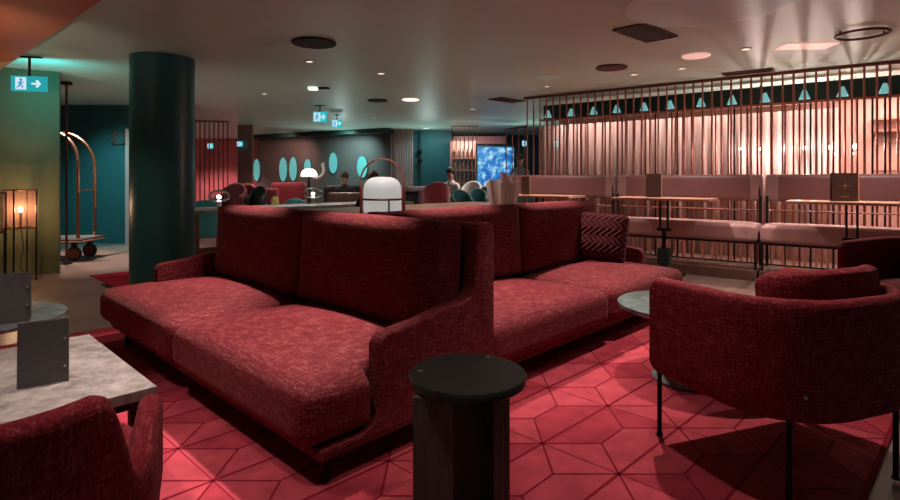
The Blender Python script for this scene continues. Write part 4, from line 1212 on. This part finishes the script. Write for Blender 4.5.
banquette('rose banquette between the hooped lantern and the red tub chair', 405, 428, 13.2, 1.0, M['bench'])
bt2 = at(411, HY, 11.8)
dk = thing('low_cabinet', 'black low cabinet right of the hooped lantern', 'cabinet', (bt2.x, 11.8, 0))
bm = NB(); box(bm, (0, 0, 0.45), (0.34, 0.4, 0.88), 0.01); obj('body', bm, M['dark_seat'], dk)
bm = NB(); box(bm, (0, 0, 0.905), (0.37, 0.44, 0.025)); obj('top', bm, M['dark_metal'], dk)
# bar counter before the bartender
bc_ = at(522, HY, 10.6)
bar = thing('bar_counter', 'low dark teal bar counter in front of the standing bartender', 'counter', (1.62, 12.7, 0))
bm = NB(); box(bm, (0, 0, 0.5), (2.2, 0.6, 0.98)); obj('body', bm, M['teal'], bar)
bm = NB(); box(bm, (0, 0, 1.01), (2.26, 0.66, 0.04)); obj('counter_top', bm, M['pale_marble'], bar)

# ------------------------------------------------------------------ people
def person(label, loc, rz, seated, cloth, hairm, scale=1.0, arm_bend=0.3):
    r = thing('person', label, 'person', loc, rz)
    hip = 0.52 if seated else 0.92
    V = []; E = []; Rr = []
    def add(p, rad, par=None):
        V.append(p); Rr.append(rad)
        if par is not None: E.append((par, len(V) - 1))
        return len(V) - 1
    pelvis = add((0, 0, hip), (0.15, 0.115))
    waist = add((0, 0, hip + 0.2), (0.135, 0.10), pelvis)
    chest = add((0, -0.01, hip + 0.40), (0.165, 0.115), waist)
    neckb = add((0, 0, hip + 0.54), (0.075, 0.065), chest)
    neck = add((0, 0.01, hip + 0.60), (0.055, 0.055), neckb)
    h1 = add((0, 0.025, hip + 0.68), (0.075, 0.085), neck)
    h2 = add((0, 0.02, hip + 0.77), (0.078, 0.092), h1)
    h3 = add((0, 0.01, hip + 0.83), (0.055, 0.065), h2)
    nose = add((0, 0.115, hip + 0.705), (0.012, 0.012), h1)
    for s in (-1, 1):
        sh_ = add((s * 0.19, 0, hip + 0.47), (0.055, 0.055), chest)
        el = add((s * 0.25, 0.03, hip + 0.22), (0.043, 0.043), sh_)
        wr = add((s * 0.19, 0.24, hip + 0.16 + arm_bend * 0.2), (0.03, 0.03), el)
        hd = add((s * 0.17, 0.32, hip + 0.16 + arm_bend * 0.2), (0.036, 0.018), wr)
        for k in range(4):
            f1 = add((s * (0.17 + 0.018 * (k - 1.5)), 0.365, hip + 0.155 + arm_bend * 0.2), (0.009, 0.009), hd)
            add((s * (0.17 + 0.018 * (k - 1.5)), 0.40 - 0.006 * abs(k - 1), hip + 0.135 + arm_bend * 0.2), (0.008, 0.008), f1)
        tb = add((s * 0.135, 0.315, hip + 0.165 + arm_bend * 0.2), (0.010, 0.010), hd)
        add((s * 0.125, 0.345, hip + 0.16 + arm_bend * 0.2), (0.009, 0.009), tb)
        th_ = add((s * 0.09, 0.03 if seated else 0, hip - 0.03), (0.085, 0.085), pelvis)
        if seated:
            kn = add((s * 0.11, 0.43, hip - 0.02), (0.058, 0.058), th_)
            an = add((s * 0.11, 0.42, 0.09), (0.038, 0.038), kn)
            add((s * 0.115, 0.56, 0.035), (0.038, 0.028), an)
        else:
            kn = add((s * 0.10, 0.02, 0.50), (0.058, 0.058), th_)
            an = add((s * 0.10, 0, 0.09), (0.038, 0.038), kn)
            add((s * 0.11, 0.14, 0.035), (0.038, 0.028), an)
    me = bpy.data.meshes.new('body'); me.from_pydata(V, E, []); me.update()
    o = bpy.data.objects.new('body', me); C.objects.link(o)
    md = o.modifiers.new('Skin', 'SKIN')
    for i, sv in enumerate(me.skin_vertices[0].data):
        sv.radius = Rr[i]; sv.use_root = (i == 0)
    o.modifiers.new('Sub', 'SUBSURF').levels = 2
    dg = bpy.context.evaluated_depsgraph_get()
    m2_ = bpy.data.meshes.new_from_object(o.evaluated_get(dg))
    bpy.data.objects.remove(o)
    m2_.materials.clear()
    for x in (cloth, M['skin'], M['cloth_dark']): m2_.materials.append(x)
    for p in m2_.polygons:
        c = p.center
        p.use_smooth = True
        if c.z > hip + 0.575: p.material_index = 1
        elif c.y > 0.25 and c.z > hip + 0.08 and c.z < hip + 0.3: p.material_index = 1
        elif c.z < hip - 0.02: p.material_index = 2
    b = bpy.data.objects.new('body', m2_); C.objects.link(b); b.parent = r
    bm = NB()
    bmesh.ops.create_uvsphere(bm, u_segments=20, v_segments=14, radius=1.0)
    for v in bm.verts:
        q = v.co
        v.co = Vector((q.x * 0.094, q.y * 0.108 + 0.008, hip + 0.775 + q.z * 0.105))
        if q.y > 0.35 and q.z < 0.45: v.co.y -= 0.07 * (q.y - 0.2)
        if q.z < -0.4: v.co.z += 0.02
    obj('hair', bm, hairm, r, 'all')
    for s in (-1, 1):
        bm = NB(); bmesh.ops.create_uvsphere(bm, u_segments=8, v_segments=6, radius=0.011, matrix=Matrix.Translation((s * 0.033, 0.103, hip + 0.735))); obj('eye', bm, M['cloth_white'], r, 'all')
    r.scale = (scale, scale, scale)
    return r
def stool_for(loc, label, h):
    r = thing('bar_stool', label, 'stool', loc)
    bm = NB(); lathe(bm, [(0, h - 0.05), (0.19, h - 0.05), (0.2, h - 0.02), (0.18, h), (0, h)], seg=24); obj('seat', bm, M['dark_seat'], r, True)
    bm = NB(); cyl(bm, (0, 0, 0.02), (0, 0, h - 0.05), 0.025); obj('stem', bm, M['black_metal'], r, True)
    bm = NB(); lathe(bm, [(0, 0.001), (0.2, 0.001), (0.2, 0.02), (0, 0.02)], seg=24); obj('base', bm, M['black_metal'], r, True)
pa = at(343, HY, 12.4)
person('person in dark clothes seated on the dark banquette below the tall oval light', (pa.x, 12.62, 0.0), PI, True, M['cloth_dark'], M['hair_brown'], 0.96)
pb_ = at(451, HY, 12.4)
person('person in a pale shirt seated right of the bright red tub chair', (pb_.x, 12.4, 0.06), PI * 0.8, True, M['cloth_white'], M['hair'], 1.0)
stool_for((pb_.x, 12.4, 0), 'dark round stool under the person in the pale shirt', 0.46)
pc_ = at(520, HY, 13.4)
person('standing bartender in dark clothes right of the blue screen behind thin rods', (pc_.x, 13.4, 0.0), PI * 0.95, False, M['cloth_grey'], M['hair_brown'], 1.0)
pd_ = at(373, HY, 7.6)
person('person seated behind the hooped lantern, only the brown hair showing', (pd_.x, 7.6, 0.0), 0.1, True, M['cloth_dark'], M['hair_brown'], 0.93)
stool_for((pd_.x, 7.6, 0), 'dark round stool under the person behind the hooped lantern', 0.41)

# ------------------------------------------------------------------ lights
def spot(loc, tgt, power, size, blend, col, rad=0.05):
    l = bpy.data.lights.new('spot', 'SPOT'); l.energy = power; l.spot_size = math.radians(size); l.spot_blend = blend; l.color = col; l.shadow_soft_size = rad
    o = bpy.data.objects.new('spot', l); C.objects.link(o); o.location = loc
    o.rotation_euler = (Vector(tgt) - Vector(loc)).to_track_quat('-Z', 'Y').to_euler()
    return o
def point(loc, power, col, rad=0.03):
    l = bpy.data.lights.new('point', 'POINT'); l.energy = power; l.color = col; l.shadow_soft_size = rad
    o = bpy.data.objects.new('point', l); C.objects.link(o); o.location = loc
    return o
def area(loc, tgt, power, sx, sy, col):
    l = bpy.data.lights.new('area', 'AREA'); l.shape = 'RECTANGLE'; l.size = sx; l.size_y = sy; l.energy = power; l.color = col
    o = bpy.data.objects.new('area', l); C.objects.link(o); o.location = loc
    o.rotation_euler = (Vector(tgt) - Vector(loc)).to_track_quat('-Z', 'Y').to_euler()
    return o
W = (1.0, 0.86, 0.76)
def over(u, v): 
    p = P0 + SU * u + SV * v
    return (p.x, p.y, 2.5)
for u in (0.75, 2.05):
    a = over(u, 1.02); g_ = over(u, 0.06); spot(a, (g_[0], g_[1], 0.3), 340, 46, 0.8, W, 0.05)          # front edge of the near sofa
for v in (1.7, 2.95):
    a = over(1.18, v); g_ = over(0.42, v); spot(a, (g_[0], g_[1], 0.3), 250, 42, 0.8, W, 0.05)         # front edge of the second sofa
spot((1.15, 3.40, 2.5), (1.25, 3.1, 0), 125, 80, 0.7, W, 0.03)                  # over the marble table
spot((0.75, 2.1, 2.5), (0.8, 2.0, 0), 42, 76, 0.8, W, 0.05)
spot((-0.7, 1.5, 2.47), (-0.8, 1.5, 0), 45, 75, 0.8, W, 0.05)
spot((-1.9, 2.15, 2.47), (-1.75, 1.9, 0), 100, 70, 0.8, W, 0.05)
spot((-3.3, 4.9, 2.5), (-3.3, 4.9, 0), 42, 90, 0.8, (1, 0.74, 0.56), 0.06)
spot((2.6, 5.0, 2.5), (2.6, 4.9, 0), 90, 90, 0.8, W, 0.06)
spot((-0.55, 4.2, 2.5), (-0.5, 4.4, 0), 45, 60, 0.8, W, 0.05)
spot((-.2, 5.8, 2.5), (-.2, 5.8, 0), 90, 80, 0.8, W, 0.06)
for t in (0.4, 2.4, 4.4):
    p = sp(t, 1.3, 2.5)
    spot(p, sp(t, 1.3, 0.0), 150, 110, 0.9, (1, 0.82, 0.76), 0.06)
# left lantern, its glow
point((lf.x, lf.y, 0.83), 38, (1, 0.62, 0.34), 0.03)
# lantern lamp, glass lamps
for px, py, r_ in ((219, 208.5, 0), (313, 203.5, 0)):
    q = fl(px, py, 0.80); point((q.x, q.y, 0.95), 0.8, (1, 0.92, 0.86), 0.03)
for x, y in ((-0.6, 14.6), (-3.0, 15.0), (1.9, 13.6)):
    spot((x, y, 1.3), (x, y - 0.8, 2.5), 30, 130, 1.0, (0.75, 1.0, 0.95), 0.1)      # upward spots added in mid-air without fixtures to brighten the far ceiling
# exit sign spill, teal wash behind the trolley
area((-4.635, 6.04, 2.235), (-4.75, 7.5, 2.2), 5, 0.3, 0.14, (0.05, 0.8, 0.85))
spot((-5.9, 8.3, 2.5), (-5.9, 10.0, 0.6), 220, 80, 0.9, (0.25, 0.85, 0.9), 0.1)
spot((-5.6, 7.9, 2.5), (-5.3, 8.1, 0), 420, 80, 0.8, (1, 0.85, 0.75), 0.1)
# corridor behind the rods
for t in (0.6, 2.2, 3.8, 5.4):
    p = sp(t, -0.95, 2.34)
    area(p, sp(t, -1.0, 0), 12.5, 1.4, 0.12, (1, 0.82, 0.76))
for t in (4.6, 5.8):
    p = sp(t, -1.5, 2.4)
    area(p, sp(t, -1.9, 0.8), 26, 1.0, 0.3, (1, 0.72, 0.64))
for px in (760, 805, 855):
    t = hit_line(px, -0.8); p = sp(t, -0.8, 1.62)
    point(p, 24, (1, 0.84, 0.78), 0.015)
# deeper room: downlights and pools of light
for x, y, e, c in ((-3.4, 13.6, 130, W), (-2.2, 11.0, 130, W), (-0.3, 13.2, 140, (0.6, 0.95, 1)), (0.9, 12.0, 130, W), (-7.7, 17.0, 420, (1, 0.55, 0.55)), (-2.0, 8.2, 90, W), (-4.2, 12.0, 100, (1, 0.6, 0.6))):
    spot((x, y, 2.5), (x, y, 0), e, 120, 0.9, c, 0.08)
for px in (320, 388):
    p = at(px, 150, 14.6)
    spot((p.x, p.y, 2.45), (p.x, p.y + 0.8, 0.9), 16, 70, 0.9, (0.25, 0.9, 0.95), 0.05)
spot((-4.8, 15.6, 2.45), (-4.9, 17.0, 1.4), 60, 110, 1.0, (1, 0.6, 0.52), 0.1)
spot((-2.9, 14.7, 2.45), (-2.8, 16.0, 1.5), 110, 110, 1.0, (0.45, 0.9, 0.9), 0.1)
spot((-0.5, 14.3, 2.45), (-0.5, 15.6, 1.5), 45, 110, 1.0, (0.4, 0.95, 1.0), 0.1)
area((0.47, 14.7, 2.3), (0.45, 15.2, 1.2), 12, 0.5, 0.1, (1, 0.75, 0.68))
# terracotta ceiling glow: an unseen spot aimed upward, no fixture
spot((-3.6, 3.2, 1.7), (-4.3, 4.6, 2.5), 45, 90, 0.9, (1, 0.78, 0.66), 0.1)

w = bpy.data.worlds.new('ambient'); bpy.context.scene.world = w
w.use_nodes = True
w.node_tree.nodes['Background'].inputs[0].default_value = (0.45, 0.64, 0.60, 1)
w.node_tree.nodes['Background'].inputs[1].default_value = 0.11

# ------------------------------------------------------------------ camera
cam = bpy.data.cameras.new('camera'); cam.sensor_width = 36; cam.lens = F / 900 * 36; cam.shift_y = -(250 - HY) / 900
co = bpy.data.objects.new('camera', cam); C.objects.link(co)
co.location = (0, 0, H); co.rotation_euler = (PI / 2, 0, 0)
cam.clip_start = 0.02
s = bpy.context.scene
s.camera = co
s.view_settings.view_transform = 'Standard'
s.view_settings.look = 'None'
s.view_settings.exposure = 0.42
s.view_settings.gamma = 1.0
s.view_settings.use_curve_mapping = False
s.cycles.max_bounces = 6
s.cycles.transparent_max_bounces = 12
s.cycles.sample_clamp_indirect = 4.0
s.cycles.use_denoising = True
